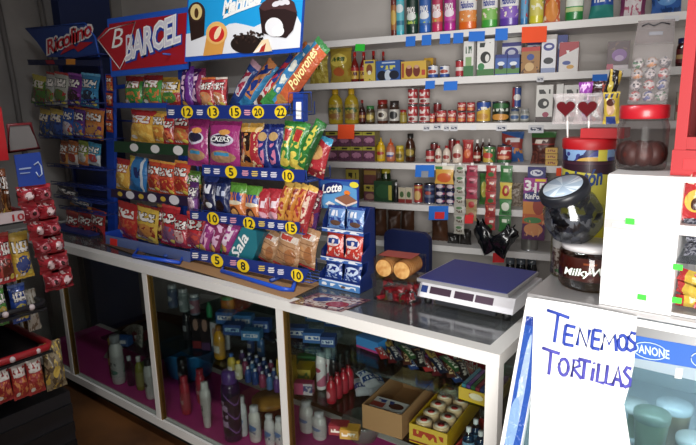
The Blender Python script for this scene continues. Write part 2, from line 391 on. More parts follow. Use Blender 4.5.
# ---- topmost shelf: cleaners, cropped by the top of the view
wt = mat('f4f2ee', .5)
SB(0, 390, 396, 0, 'round', P('6b2418'), P('8a1a18'), prt('b06a20', (('e', 'd8b040', .5, .5, .4, .3),)), 'sauce_bottle', 'slim brown bottle at the left end of the cleaners on the top shelf', h=.3)
SB(0, 395, 403.5, 0, 'spray', P('3fb6c8'), P('e8eef0'), prt('57c4d2', (('e', 'e8f4f4', .5, .75, .35, .14), ('r', '1f7fa0', .1, .9, .2, .35))), 'spray_can', 'aqua air freshener can beside the slim brown bottle on the top shelf', 'spray can', h=.26)
for x0, x1, b, l1, l2, lab in ((404.5, 417, '12352a', '1e6b3a', 'e8f0e8', 'dark green'), (417.5, 430, '2b62b4', '3f86d8', 'f0f4fa', 'royal blue'), (430.5, 442, 'c02a58', 'e86a30', 'f8e8ec', 'crimson and orange'), (442.5, 455, 'b01f8c', 'd83fb0', 'faeaf6', 'magenta')):
    SB(0, x0, x1, 0, 'deter', P(b), P('e8e8e8'), prt(b, (('r', l1, 0, 1, .1, .5), ('n', 'b8d040', 4, .62, 0, 1, .1, .45), ('e', l2, .5, .38, .3, .14))), 'cleaner_bottle', lab+' bottle of floor cleaner in the row on the top shelf', h=.3, txt='PINOL', tm=wt, s=.03)
for x0, x1, b, b2, lab in ((457, 476, 'd8641c', 'f0902c', 'orange'), (480, 497, '3f9a3a', '7cc048', 'green'), (498, 518, '5a3a9a', '8a5cc8', 'purple')):
    SB(0, x0, x1, 0, 'deter', P(b), P('e8e8e8'), prt(b2, (('r', 'f2f0ee', 0, 1, .42, .9), ('h', b, .25, 1, .98), ('n', 'f4e8d0', 6, .6, 0, 1, .05, .4))), 'cleaner_bottle', lab+' bottle of scented cleaner with a white label on the top shelf', h=.3, txt='Fabuloso', tm=mat('1f2f8a'), s=.03, sy=.6)
SB(0, 520, 527.5, 0, 'round', P('3a7ab0'), P('e0e0e0'), prt('58a0cc', (('n', 'c83040', 5, .6),)), 'cleaner_bottle', 'narrow light blue bottle right of the purple cleaner on the top shelf', h=.3)
SB(0, 528, 543, 0, 'deter', P('c8c030'), P('f2f2e8'), prt('d8cc48', (('h', '86a838', .5, .6, .7), ('n', 'f2f0d0', 5, .55, 0, 1, .2, .6))), 'cleaner_bottle', 'yellow green cleaner bottle between light blue bottle and orange pouch', h=.3, s=.03)
SG(0, 544, 561, -30, prt('d8602c', (('h', '78a040', 0, 1, .55), ('n', 'f0d8b0', 5, .55, 0, 1, .05, .5), ('e', 'e89030', .5, .25, .4, .2))), 'detergent_pouch', 'orange pouch with a green top between cleaner bottles, top shelf', 'pouch', d=.06)
SB(0, 564, 583, 0, 'deter', P('1f7a3a'), P('e8e8e8'), prt('2c9a48', (('r', 'e8efe0', .08, .92, .2, .62), ('s', 'b8202a', .15, .85, .45, .58, 9, 3), ('r', 'c8d890', .1, .9, .02, .16))), 'dish_soap_bottle', 'green dish soap bottle with a white label on the top shelf', h=.3, s=.03, sy=.6, txt='AXION', tm=mat('b8202a'))
SG(0, 590, 615, -30, prt('1f55b4', (('r', '1c8a80', 0, 1, 0, .3), ('s', 'f0f4fa', .1, .9, .36, .5, 10, 2), ('n', '6fb0e8', 4, .62, 0, 1, .4, .9))), 'detergent_pouch', 'blue detergent bag with teal foot on the right of the top shelf', 'pouch', d=.08)
SG(0, 622, 647, -30, prt('e0d6d8', (('n', 'c05a78', 8, .55, 0, 1, .05, .7), ('r', '7a2a58', 0, .16, 0, 1), ('r', '7a2a58', .84, 1, 0, 1), ('e', 'f2eef0', .5, .55, .3, .1))), 'softener_pouch', 'white and pink softener pouch between two blue pouches on the top shelf', 'pouch', d=.06, taper=-.3)
SG(0, 653, 683, -30, prt('2a62b0', (('e', '5a98d8', .5, .4, .35, .2), ('n', '16407c', 5, .58), ('s', 'e8f0fa', .2, .8, .5, .62, 8, 2))), 'softener_pouch', 'large blue softener pouch near the right end of the top shelf', 'pouch', d=.06, taper=-.3)
# ---- second shelf
ym = prt('a88e1c', (('e', 'd8c040', .5, .62, .38, .18), ('s', '3f5a20', .2, .8, .6, .7, 7, 2), ('n', 'a07a14', 5, .56, 0, 1, .02, .45), ('e', 'b85a1c', .5, .3, .25, .12)), .2)
SG(1, 307, 326, 56, prt('a8901c', (('n', 'c8b440', 5, .5), ('s', '5a4a14', .2, .8, .5, .65, 7, 2)), .2), 'pasta_bag', 'dull yellow bag half hidden behind the tilted orange cookie tube', 'bag', s=.05)
SG(1, 326, 349, 46, ym, 'rice_bag', 'big clear and yellow bag at the left of the second shelf', 'bag', s=.04, d=.1, txt=[('Arroz', .2, .8, .58, .7, mat('4a5a1c'))])
sauce = P('6a140f', .15)
for i, (x0, x1, yt, s, lab) in enumerate(((349, 357.5, 52, .04, 'leftmost red capped hot sauce bottle, beside the big yellow bag'), (358, 366.5, 52, .04, 'second red capped hot sauce bottle, above the small yellow box'), (368.5, 376, 51, .16, 'third hot sauce bottle, behind the blue box'), (379, 385.5, 51.5, .16, 'rightmost hot sauce bottle, behind the blue box'))):
    SB(1, x0, x1, yt, 'sauce', sauce, P('b01a18'), prt('c8a024', (('r', 'a82018', 0, 1, .7, 1), ('s', '5a1a10', .2, .8, .3, .6, 7, 3))), 'hot_sauce_bottle', lab, s=s, sy=1)
SX(1, 364, 375, 60, P('c8ac2c'), prt('d8bc3c', (('e', '8a4a1c', .5, .55, .28, .25), ('e', 'f0e8d0', .5, .4, .16, .1), ('n', '5a6a20', 6, .62, 0, 1, 0, .3), ('r', '3a4a8a', .1, .9, .84, .95))), 'pet_food_pack', 'small yellow pack picturing a dog in front of the hot sauce', 'pack', s=.02, d=.05)
SX(1, 376, 400, 60.5, P('24509a'), prt('2a5ca8', (('s', 'd8d048', .2, .8, .55, .75, 6, 3), ('e', '14182a', .25, .25, .2, .25), ('e', 'c8d4e4', .5, .25, .14, .28), ('e', '181c30', .75, .27, .2, .22), ('r', 'c0d0e8', .25, .8, .86, .93))), 'cookie_box', 'blue box with yellow lettering right of the small yellow dog pack', 'box', s=.03, d=.08)
SX(1, 401, 426, 61, P('d0a420'), prt('e0b428', (('e', '7a2c1a', .32, .45, .14, .32), ('e', 'd8a080', .32, .68, .09, .1), ('e', '7a2c1a', .62, .45, .14, .32), ('e', 'd8a080', .62, .68, .09, .1), ('r', 'b05018', .02, .12, .1, .9), ('r', 'c8402a', .82, .96, .2, .5))), 'chocolate_box', 'yellow box picturing two brown figures right of the blue box', s=.03, d=.08)
SX(1, 424, 433, 58, P('b8861c'), P('c09424'), 'spice_box', 'small mustard box behind the yellow box and white tins', s=.15, d=.06)
for x0, x1, lab in ((426, 437, 'left one of two squat white and blue milk tins on the second shelf'), (438, 448.5, 'right one of two squat white and blue milk tins on the second shelf')):
    SC(1, x0, x1, 65, prt('e8e8ea', (('r', '2a55a8', 0, 1, .0, .28), ('e', 'b8402a', .5, .5, .3, .16), ('e', '2a55a8', .3, .8, .2, .12))), lab, s=.03)
SC(1, 454, 463.5, 60, prt('b82a34', (('r', 'e8dcd4', 0, 1, .36, .6), ('n', '7a3a20', 5, .6, 0, 1, .05, .32))), 'red and white tin left of the white milk cartons on the second shelf')
cw = mat('e6e4e0', .45)
SX(1, 463.5, 473.5, 41, cw, prt('e8e6e0', (('r', '3a7a44', 0, 1, .0, .3), ('r', '8ab070', .2, .8, .3, .55), ('s', '2a5a3a', .2, .8, .65, .85, 5, 4))), 'milk_carton', 'slim white milk carton with a green foot, leftmost carton of the second shelf', 'carton', s=.02, d=.06)
SX(1, 477, 494, 39, cw, prt('eceae4', (('s', '26302a', .15, .85, .78, .9, 5, 3), ('e', '20241f', .5, .5, .3, .16), ('e', 'e8e6e0', .6, .48, .12, .1), ('r', '3f7a3a', 0, 1, 0, .18), ('e', '2f8a4a', .25, .25, .2, .1))), 'milk_carton', 'white milk carton with a black cow over green grass', 'carton', s=.02, d=.07)
lala = prt('e4e4ea', (('e', '4a4a9a', .5, .68, .36, .17), ('e', 'd8daf0', .5, .7, .2, .08), ('r', '3c3c8c', 0, 1, .88, 1)))
SX(1, 502, 521, 37, cw, lala, 'milk_carton', 'white milk carton with a purple oval, behind the two little blue cartons', 'carton', s=.14, d=.07, gable=True)
for x0, x1, lab in ((495, 506.5, 'left of the two little blue and green milk cartons'), (507, 519, 'right of the two little blue and green milk cartons')):
    SX(1, x0, x1, 54.5, P('2a4a9c'), prt('3a62b4', (('r', '4f8a3c', 0, 1, .05, .32), ('e', 'e8eef4', .5, .55, .3, .1), ('e', '20242c', .5, .36, .22, .1), ('r', '26388a', 0, 1, .82, 1))), 'milk_carton', lab, 'carton', s=.02, d=.05)
SX(1, 527, 541, 41, cw, lala, 'milk_carton', 'white carton with purple oval standing behind the brown dog food box', 'carton', s=.14, d=.06)
SX(1, 521, 539.5, 47, P('8a5a24'), prt('a8742c', (('r', 'c02a20', 0, 1, .84, 1), ('e', '2a4a9c', .5, .62, .2, .12), ('n', '5a3414', 4, .55, 0, 1, .0, .45), ('e', 'd8b070', .45, .25, .25, .16))), 'dog_food_box', 'brown and gold pet food box between milk cartons under the orange note', 'box', s=.02, d=.06)
SX(1, 541.5, 556, 34, cw, prt('e8e8ee', (('e', '3a3f92', .5, .78, .38, .12), ('e', 'e0e2f2', .5, .79, .22, .05), ('e', '22252e', .5, .36, .34, .1), ('r', '8a98c0', 0, 1, 0, .14))), 'milk_carton', 'tall white and navy milk carton right of the dog food box', 'carton', s=.02, d=.07, gable=True)
SX(1, 556, 567, 35, P('2c3a84'), prt('3a4a9a', (('e', 'd8daf0', .5, .7, .3, .12),)), 'milk_carton', 'dark blue carton half hidden behind the red and white carton', 'carton', s=.12, d=.07)
SX(1, 559, 578, 42, P('a83038'), prt('e4dedc', (('h', 'b42c38', -.3, 1, .5), ('s', 'f0ece8', .2, .8, .62, .72, 6, 2), ('e', '3a52a0', .4, .3, .22, .07), ('e', 'd8a030', .6, .16, .2, .07))), 'milk_carton', 'red over white milk carton, rightmost of the cartons on the second shelf', 'carton', s=.02, d=.07)
SX(1, 607, 629, 41, P('3a1822'), prt('4a1c2a', (('e', '8a4aa8', .55, .5, .34, .22), ('e', 'c8a8d8', .55, .4, .2, .1), ('r', 'd8ccd0', .3, .98, 0, .15), ('r', 'c82a58', 0, .3, 0, .2), ('n', '7a5040', 5, .6, 0, 1, .7, .95))), 'coffee_pack', 'maroon coffee pack with a purple picture alone on the second shelf', 'pack', s=.03, d=.07)
SB(1, 676, 692, 38, 'jar', P('3a1210', .1), P('1f2a5a'), prt('6a1a1c', (('r', 'c8a060', .1, .9, .3, .6),)), 'coffee_jar', 'dark red jar with a navy lid at the right end of the second shelf', 'jar', s=.04)
# ---- third shelf
oil = P('9a8218', .2)
for x0, x1, lab in ((325, 341, 'left one of two yellow cooking oil jugs'), (341.5, 357, 'right one of two yellow cooking oil jugs')):
    SB(2, x0, x1, 89, 'round', oil, P('c8a020'), prt('a8902a', (('n', '7a6414', 6, .54), ('s', '3a5a24', .15, .85, .5, .8, 6, 3), ('e', '8a5a1c', .5, .25, .3, .16))), 'oil_bottle', lab+' on the third shelf', s=.05)
SB(2, 357.5, 364.5, 100, 'sauce', P('2a0d0a', .1), P('7a1614'), prt('5a1a14', (('r', 'b08030', .1, .9, .4, .7),)), 'sauce_bottle', 'small dark sauce bottle right of the yellow oil jugs', sy=1)
SB(2, 364.5, 373.5, 106, 'jar', P('3a2a18', .1), P('2c6a34'), prt('6a5a24', (('e', 'c8b050', .5, .5, .35, .3),)), 'pickle_jar', 'dark jar with green lid on the third shelf', 'jar', sy=1)
SB(2, 375, 386.5, 100, 'jar', P('4a2414', .1), P('7a1a16'), prt('8a8078', (('e', 'd0c8b8', .5, .5, .4, .36), ('e', '3a2a20', .5, .5, .18, .2))), 'mole_jar', 'brown jar with dark red lid and pale label on the third shelf', 'jar', sy=1)
SB(2, 387.5, 398, 101, 'jar', P('3a2a22', .1), P('2a2422'), prt('c8c4bc', (('e', '2c2c2c', .5, .5, .3, .34),)), 'coffee_jar', 'jar with black lid and white label next to the brown jar', 'jar', sy=1)
SB(2, 398.5, 406, 110, 'jar', P('8a7020', .15), P('8a1c18'), prt('9a8a30', ()), 'spice_jar', 'small yellow jar with red lid left of the stacked tins', 'jar', sy=1)
tom = prt('b4242a', (('r', 'd8d0c8', 0, 1, .08, .4), ('s', 'ecdcd4', .15, .85, .55, .8, 6, 3), ('e', '8a1a1c', .5, .22, .2, .12)))
hb = .0
for x0, x1, nm in ((406, 416.5, 'left'), (417, 428.5, 'right')):
    a = SC(2, x0, x1, 105.5, tom, 'lower red and white tin of the %s pair stacked beside the small yellow jar' % nm, group='stacked red tins')
    p, w, hh = sp(x0, x1, 105.5, 2, .05); SC(2, x0, x1, 88.5, tom, 'upper red and white tin of the %s pair stacked beside the small yellow jar' % nm, up=hh+.002, group='stacked red tins')
rt = prt('b8242a', (('s', 'e8c8b8', .15, .85, .5, .8, 6, 3), ('e', 'd88a40', .5, .25, .3, .16)))
for x0, x1, yt, s, up, lab in ((428.5, 434.5, 113, .05, 0, 'smallest red tin, just right of the taller stacked tins'), (434.5, 445.5, 110, .05, 0, 'squat red tin below the small tin set further back'), (446, 455.5, 110, .05, 0, 'squat red tin left of the two stacked pairs of red tins')):
    SC(2, x0, x1, yt, rt, lab+' on the third shelf', s=s)
SC(2, 432, 440.5, 103, prt('8a1c20', (('r', 'd8a898', 0, 1, .3, .5),)), 'dark red tin standing behind the squat red tins', s=.17)
for x0, x1, nm in ((456, 465, 'left'), (465.5, 474, 'right')):
    p, w, hh = sp(x0, x1, 112, 2, .05)
    SC(2, x0, x1, 112, rt, 'lower small red tin of the %s pair beside the blue and yellow tin' % nm)
    SC(2, x0, x1, 102, rt, 'upper small red tin of the %s pair beside the blue and yellow tin' % nm, up=hh+.002)
SC(2, 474.5, 489.5, 101, prt('e0b424', (('h', '2a52a4', -.3, 1, .45), ('s', 'f0e8d0', .1, .9, .6, .75, 7, 2), ('e', 'c89030', .5, .25, .3, .16)), ), 'blue and yellow powder tin on the third shelf')
SC(2, 490, 508.5, 101, prt('1a2a1c', (('e', 'd8942c', .5, .22, .42, .16), ('s', 'd8e0d0', .15, .85, .52, .66, 7, 2), ('e', '2c6a34', .5, .8, .4, .14)), ), 'dark green tin picturing orange carrots on the third shelf')
p, w, hh = sp(509, 519, 109, 2, .05)
for x0, x1, lab, tp in ((509, 518.5, 'left one of two small pale glass jars right of the dark green tin', '3a4a6a'), (519, 528.5, 'right one of two small pale glass jars right of the dark green tin', '9a9a98')):
    SB(2, x0, x1, 109, 'jar', P('8a8a84', .1), P(tp), prt('b8b8b0', (('e', '4a6a9a', .5, .5, .36, .3),)), 'food_jar', lab, 'jar', sy=1)
SC(2, 511, 520.5, 86.5, prt('2a4a92', (('r', 'a83034', 0, .4, 0, 1), ('e', 'd8d4d0', .6, .5, .3, .16))), 'blue and red tin stacked on top of a small glass jar', up=hh+.003)
cow2 = prt('e2dfd8', (('s', '2a2a28', .15, .85, .76, .88, 5, 3), ('e', '22221f', .45, .5, .34, .14), ('e', 'e8e4dc', .55, .5, .12, .06), ('r', '4a3a3a', 0, 1, 0, .14), ('e', 'a83a58', .6, .2, .2, .07)))
SX(2, 536, 552.5, 85, cw, cow2, 'milk_carton', 'white cow carton on the third shelf, left of a gap and under a white tag', 'carton', s=.03, d=.07)
SX(2, 556, 563, 84, cw, prt('e6e4de', (('e', '2a2a28', .5, .4, .3, .1),)), 'milk_carton', 'narrow white carton behind the wrapped lollipops', 'carton', s=.06, d=.07)
SX(2, 563.5, 580, 85, cw, cow2, 'milk_carton', 'white carton with black lettering behind the wrapped lollipops', 'carton', s=.03, d=.07)
SX(2, 676, 690, 92, P('6a5a3a'), prt('b8a888', (('r', 'a83a30', 0, 1, .3, .55),)), 'food_box', 'beige box at the right end of the third shelf beside the red stand', 'box', s=.04)
# ---- fourth shelf
ju = prt('6c4058', (('r', 'b8b428', 0, 1, .74, .98), ('s', '3a3a18', .2, .8, .8, .93, 6, 2), ('e', 'b87a98', .5, .4, .38, .2), ('n', '5a2048', 6, .58, 0, 1, 0, .7)))
for c in range(4):
    for r_ in range(2):
        x0 = 326+c*12.3
        p, w, hh = sp(x0, x0+12, 146.5, 3, .04)
        SX(3, x0, x0+12, 146.5 if r_ == 0 else 131.5, P('8a7a34'), ju, 'tea_box', 'purple tea box with yellow green top, %s row of the eight, %s from the left' % (('bottom', 'top')[r_], ('first', 'second', 'third', 'fourth')[c]), s=.04, d=.08, up=(0, hh+.002)[r_], group='purple tea boxes')
SB(3, 375, 384, 138, 'must', P('d8b018'), P('d8b018'), prt('d8b018', (('e', 'b82a1c', .5, .6, .34, .2),)), 'mustard_bottle', 'yellow squeeze bottle of mustard on the fourth shelf', sy=1)
SB(3, 384.5, 394, 139, 'must', P('b86a48'), P('c8501c'), prt('c87a58', (('e', 'e0d8e0', .5, .6, .36, .2), ('e', '3a4aa0', .5, .35, .3, .12))), 'mayonnaise_bottle', 'orange pink squeeze bottle right of the mustard', sy=1)
SB(3, 394, 403, 146, 'jar', P('a88a1c', .15), P('c8b43c'), prt('b89a2c', (('e', '6a5a1c', .5, .5, .3, .3),)), 'seasoning_jar', 'small yellow jar with yellow lid left of the honey bottle', 'jar', sy=1)
SB(3, 403.5, 414, 134, 'honey', P('3a1c0c', .1), P('1c1a18'), prt('4a3a14', (('e', 'a8902c', .5, .5, .36, .36),)), 'honey_bottle', 'dark brown honey bottle with black cap on the fourth shelf', sy=1)
SC(3, 424, 433.5, 150, prt('a8242a', (('r', 'd8b8a8', 0, 1, .25, .5),)), 'red tin left of the red capped white bottles on the fourth shelf')
SC(3, 429, 437, 143, prt('7a1a1c', ()), 'dark red tin in the back left of the red capped white bottles', s=.15)
for x0, x1, yt, s, lab in ((434, 441, 146, .04, 'leftmost red capped white bottle'), (441.5, 449.5, 146, .04, 'second red capped white bottle'), (451, 461.5, 141, .04, 'largest red capped white bottle, beside the red pouch')):
    SB(3, x0, x1, yt, 'round', P('d0c0b0'), P('9a1c1e'), prt('d8c8b8', (('e', '9a3028', .5, .5, .3, .26),)), 'chili_powder_bottle', lab+' on the fourth shelf', sy=1, s=s)
SC(3, 447, 455, 139, prt('8a1e20', ()), 'dark red tin behind the red capped white bottles', s=.16)
SG(3, 461.5, 472.5, 140, prt('a82420', (('e', 'd86a30', .5, .4, .3, .2), ('s', 'e8c0a0', .2, .8, .66, .8, 6, 2))), 'spice_pouch', 'red spice pouch between white bottle and dark sauce bottle', 'pouch', d=.04)
SB(3, 472.5, 480, 140, 'sauce', P('3a100c', .1), P('e0dcd8'), prt('8a2018', (('r', 'd8c8b0', .1, .9, .3, .6),)), 'sauce_bottle', 'dark red sauce bottle with white cap, foremost of its cluster', sy=1)
for x0, x1, lab in ((479, 485, 'left of two'), (485.5, 491, 'right of two')):
    SB(3, x0, x1, 139, 'sauce', P('3a100c', .1), P('d0ccc8'), None, 'sauce_bottle', lab+' white capped sauce bottles behind the fruit tin', sy=1, s=.16)
SC(3, 481, 494.5, 146, prt('c8a82c', (('h', '3a7a3c', 1, .6, .8), ('e', 'c83a2a', .45, .45, .3, .18), ('s', 'f0e8c0', .1, .9, .7, .85, 6, 2))), 'yellow and green tin on the fourth shelf')
SC(3, 495, 510.5, 146, prt('b42a28', (('r', '2f6a3a', 0, 1, .0, .2), ('s', 'f0dcd0', .1, .9, .55, .78, 7, 2), ('e', 'e8a070', .5, .35, .3, .1))), 'red tin with white lettering right of the yellow and green tin')
SG(3, 500, 522.5, 132, prt('2f62a8', (('h', 'a83a30', .2, 1, .62), ('h', '2f62a8', .2, 1, .95), ('n', 'd88a40', 4, .6, 0, 1, .0, .5), ('s', 'f0e8e8', .2, .9, .66, .8, 7, 2))), 'powder_bag', 'blue bag with a red band behind the red tin', 'bag', s=.15)
SG(3, 530, 555, 132, prt('5a2a22', (('h', '3f7a38', 0, 1, .82), ('s', 'e8d8c8', .15, .85, .62, .76, 7, 2), ('r', 'a8302a', 0, 1, .6, .64), ('n', '8a4a38', 12, .55, 0, 1, 0, .5))), 'bean_bag', 'bag of brown beans with green top on the fourth shelf', 'bag', s=.05)
p, w, hh = sp(545, 556, 162.5, 3, .0)
for i in range(3):
    SX(3, 544.5, 556.5, 162.5-5.2*i, P('c8961c'), prt('e0ac24', (('s', '9a3a1c', .2, .8, .3, .7, 6, 2),)), 'bouillon_box', ('bottom', 'middle', 'top')[i]+' box of three little yellow boxes before the bean bag', s=-.0, d=.05, up=i*(hh+.0015), h=hh)
# ---- fifth shelf
pb = prt('6a3a4a', (('r', 'b0a02c', 0, 1, .55, .95), ('s', '3a3018', .2, .8, .65, .85, 6, 2), ('e', 'a87a68', .5, .25, .36, .18)))
SX(4, 346, 359, 168, P('6a5a30'), pb, 'tea_box', 'purple and yellow tea box behind the blue wafer display', s=.06)
p, w, hh = sp(364, 376, 184, 4, .05)
SX(4, 364, 376, 184, P('6a5a30'), pb, 'tea_box', 'lower purple and yellow tea box beside the green boxes', s=.05)
SX(4, 364, 376, 169, P('5a3a2a'), prt('6a3a34', (('r', '9a7a2c', 0, 1, .6, .9),)), 'tea_box', 'upper brown and yellow tea box beside the dark green jar', s=.05, up=hh+.002)
p, w, hh = sp(374, 392, 181, 4, .03)
SX(4, 374, 392, 181, P('1c3a20'), prt('20482a', (('e', '2c5c34', .5, .5, .4, .34), ('r', 'b8b03c', .8, .98, .1, .8))), 'tea_box', 'dark green box under the green jar on the fifth shelf', s=.03, d=.09)
SB(4, 379, 389.5, 168, 'jar', P('1c2c14', .1), P('a89a2c'), prt('26401e', (('e', '8a902c', .5, .5, .36, .34),)), 'pickle_jar', 'green jar with yellow lid standing behind the dark green box', 'jar', sy=1, s=.14)
SB(4, 392.5, 398, 183, 'round', P('18181a'), P('c0c0c0'), None, 'vanilla_bottle', 'little black bottle with pale cap right of the dark green box', sy=1, s=.03)
for x0, x1, lab in ((398.5, 405, 'left'), (405.5, 412, 'right')):
    SX(4, x0, x1, 187.5, cw, prt('c8bca0', (('r', '8a2420', 0, 1, .0, .25), ('e', '4a6a3a', .5, .55, .3, .2))), 'cereal_carton', lab+' one of two small cream cartons left of the red tin', s=.03, d=.04)
SC(4, 412.5, 421.5, 184, prt('b02a24', (('e', 'd8b060', .5, .4, .3, .26), ('r', 'c89a3c', 0, 1, .8, .92))), 'red tin between the cream cartons and the dark blue tin', s=.03)
SC(4, 422, 433.5, 184, prt('22305a', (('r', '5a6a8a', 0, 1, .3, .45), ('r', '5a6a8a', 0, 1, .7, .82), ('e', 'b0483c', .5, .55, .2, .1))), 'tall dark blue tin left of the tuna tins on the fifth shelf', s=.03)
tuna = prt('2a2c5a', (('r', 'b85a78', 0, 1, .3, .6), ('e', 'd8c8d0', .5, .5, .25, .3)))
p, w, hh = sp(434, 444, 197.5, 4, .04)
for c in range(2):
    for r_ in range(3):
        SC(4, 434+c*10.4, 444+c*10.4, 197.5, tuna, 'small navy and pink tuna tin, %s layer of the %s stack under the yellow pouch' % (('bottom', 'middle', 'top')[r_], ('left', 'right')[c]), 'tuna_can', 'can', s=.04, up=r_*(hh+.001), h=hh, group='stacked tuna tins')
SG(4, 478, 489, 174, prt('3f7a34', (('e', 'c8c040', .5, .5, .3, .25),)), 'seasoning_bag', 'green and yellow bag standing between the hanging red sachet strips', 'bag', s=.08)
SG(4, 504, 523, 184, prt('b8a898', (('n', '8a7868', 8, .5),)), 'grain_bag', 'pale tied bag of grain behind the green and yellow sachet strip', 'bag', s=.06, d=.1)
# ---- goods on the sixth shelf and below
brn = noisy('3c2416', '5c3822', 9, .5, bump=.3)
for x0, x1, yt, lab in ((366, 384, 205, 'crumpled brown paper bag behind the wafer display'), (385, 398, 212, 'left dark brown bag behind the blue chair'), (398.5, 412, 206, 'tall dark brown bag behind the blue chair'), (429, 446, 212, 'brown bag under the blue note with the red tag')):
    SG(5, x0, x1, yt, brn, 'paper_bag', lab, 'bag', s=.06, d=.1)
for x0, x1, yt, c, lab in ((415, 428, 234, '7a5a1c', 'dull yellow packet lying low behind the scale'), (446, 458, 234, '1f1c1c', 'black packet lying low left of the black plastic bags'), (458.5, 470, 230, '24201e', 'second black packet, nearer to the black plastic bags')):
    SG(5, x0, x1, yt, P(c), 'snack_packet', lab, 'packet', s=.04, d=.06)
SC(5, 519, 537, 232, mat('9a9894', .3, .6), 'grey metal canister under the tall purple cereal box', 'metal_canister', 'canister', s=.03)
for i, (x0, x1) in enumerate(((504, 514), (514.5, 525), (525.5, 536))):
    SB(6, x0, x1, 258, 'jar', P('16181c', .15), P('5a626a', .25), None, 'drink_can', ('left', 'middle', 'right')[i]+' one of three dark jars with grey lids under the sixth shelf', 'jar', sy=1, s=.04)
# black carrier bags hanging off shelf 6's edge
bp = mat('0e1116', .25, coat=.5)
for cx, y0, y1, w, lab in ((484, 222, 252, .12, 'left'), (506, 227, 256, .135, 'right')):
    a = PS(cx, y0, -.07); b = PS(cx, y1, -.07); h = a.z-b.z; mb = MB()
    mb.lathe([(.002, 0), (w*.12, h*.05), (w*.3, h*.2), (w*.46, h*.42), (w*.5, h*.6), (w*.4, h*.75), (w*.22, h*.86), (w*.12, h*.92), (w*.22, h*.98), (w*.2, h)], bp, 24, .5)
    for i, v in enumerate(mb.v):
        q = math.atan2(v.x, -v.y); r0 = 1+.2*math.sin(4*q+cx+30*v.z)+.14*math.sin(9*q+v.z*60); mb.v[i] = Vector((v.x*r0+.02*math.sin(25*v.z+cx), v.y*r0, v.z+.02*math.sin(3*q+cx)))
    tag(mb.build('plastic_bag', None, (0, 0, 0), loc=(a.x, a.y, b.z), rot=(0, 0, WA)), lab+' one of two knotted black plastic bags hanging below the sachet strips', 'bag')
# ---- things hanging off the shelf edges
def hang(x0, x1, y0, y1, s, n, m, name, label, cat, cols=None, d=.012):
    """strip of sachets: one object with each sachet its own part"""
    a, b = PS((x0+x1)/2, y0, s), PS((x0+x1)/2, y1, s); w = (PS(x1, y0, s)-PS(x0, y0, s)).length; H = a.z-b.z
    root = empty(name, (a.x, a.y, a.z), label, cat, None, WA)
    mb = MB(); mb.box(-w*.12, w*.12, .0, .001, -.01, .012, WHITE); mb.build('hanger_tab', root)
    for i in range(n):
        h = H/n; q = MB().bag(w, h*.97, d, (m[i % len(m)] if isinstance(m, (list, tuple)) else m), i, .08, nx=6, nz=6)
        o = q.build('sachet', root, (0, 0, 0), loc=(0, 0, -(i+1)*h), rot=(0, 0, 0))
    return root
hang(435, 454, 165, 184, -.02, 1, prt('e0a82c', (('r', 'e8e0c8', 0, 1, .8, 1), ('r', '3f8a3c', .0, .4, .8, .95), ('e', 'd8601c', .5, .35, .4, .26))), 'pasta_pouch', 'yellow and orange soup pouch hanging from the fourth shelf above the tuna tins', 'pouch', d=.03)
hang(454.5, 465.5, 165, 234, -.03, 7, prt('b8b4a8', (('e', '4a7a44', .5, .7, .3, .14), ('s', '6a5a4a', .2, .8, .2, .5, 6, 3))), 'sachet_strip', 'strip of pale grey green sachets hanging from the fourth shelf', 'sachets')
hang(466.5, 478, 165, 221, -.03, 5, [prt('a82a48', (('r', '6a1a30', .3, .7, .4, .6), ('e', 'd88a98', .5, .75, .3, .1)))]*3+[prt('a88a58', (('e', 'b82a2a', .5, .5, .3, .3),))]*2, 'sachet_strip', 'crimson card strip of sachets hanging right of the pale sachet strip', 'sachets')
hang(486, 497, 165, 230, -.03, 5, [prt('b02424', (('s', 'e8d8c8', .15, .85, .6, .78, 6, 2), ('e', '3f6a30', .5, .3, .3, .18))), prt('a01e20', (('s', 'f0e0d0', .15, .85, .55, .75, 6, 2), ('n', 'd86a40', 5, .6)))], 'sachet_strip', 'red sachet strip hanging left of the green and yellow one', 'sachets')
hang(500.5, 513, 165, 232, -.03, 4, [prt('2f7a34', (('s', 'e8f0d8', .15, .85, .6, .8, 6, 2),)), prt('e0c428', (('e', 'b8241c', .5, .5, .32, .34), ('e', 'e8d860', .5, .5, .12, .16))), prt('3f8a44', (('e', 'e8ecd8', .5, .55, .36, .26), ('s', '2a5a30', .2, .8, .1, .25, 6, 2)))], 'sachet_strip', 'green and yellow sachet strip hanging over the right black plastic bag', 'sachets')
# tall purple hanging box
a, b, c = PS(524, 178, -.05), PS(547, 178, -.05), PS(535, 240, -.05); w = (b-a).length; top = PS(536, 178, -.05).z; H = top-c.z
root = empty('cereal_display', ((a.x+b.x)/2, (a.y+b.y)/2, c.z), 'tall purple and orange hanging box of powder packets with a low price printed on top', 'box', None, WA)
mb = MB(); mb.box(-w/2, w/2, 0, .05, 0, H, P('5a2470'), front=prt('8a2a8c', (('r', 'e08a24', 0, 1, .42, .62), ('r', 'c85a28', 0, 1, .26, .42), ('e', 'a83a24', .7, .55, .26, .14), ('r', '5a1f58', 0, 1, 0, .26), ('e', 'd88a50', .5, .17, .42, .1), ('e', '4a8a4a', .45, .32, .4, .05), ('n', 'e0a060', 6, .62, 0, 1, .05, .5), ('e', '242a78', .5, .7, .55, .08), ('r', 'b42a94', 0, 1, .79, 1))))
mb.text('3', .3*w, .17*H, lambda x, z: (-.3*w+x, -.0015, .88*H+z), wt, .04); mb.text('15', .45*w, .17*H, lambda x, z: (.2*w+x, -.0015, .84*H+z), wt, .04); mb.text('x', .1*w, .05*H, lambda x, z: (-.06*w+x, -.0015, .83*H+z), wt, .04)
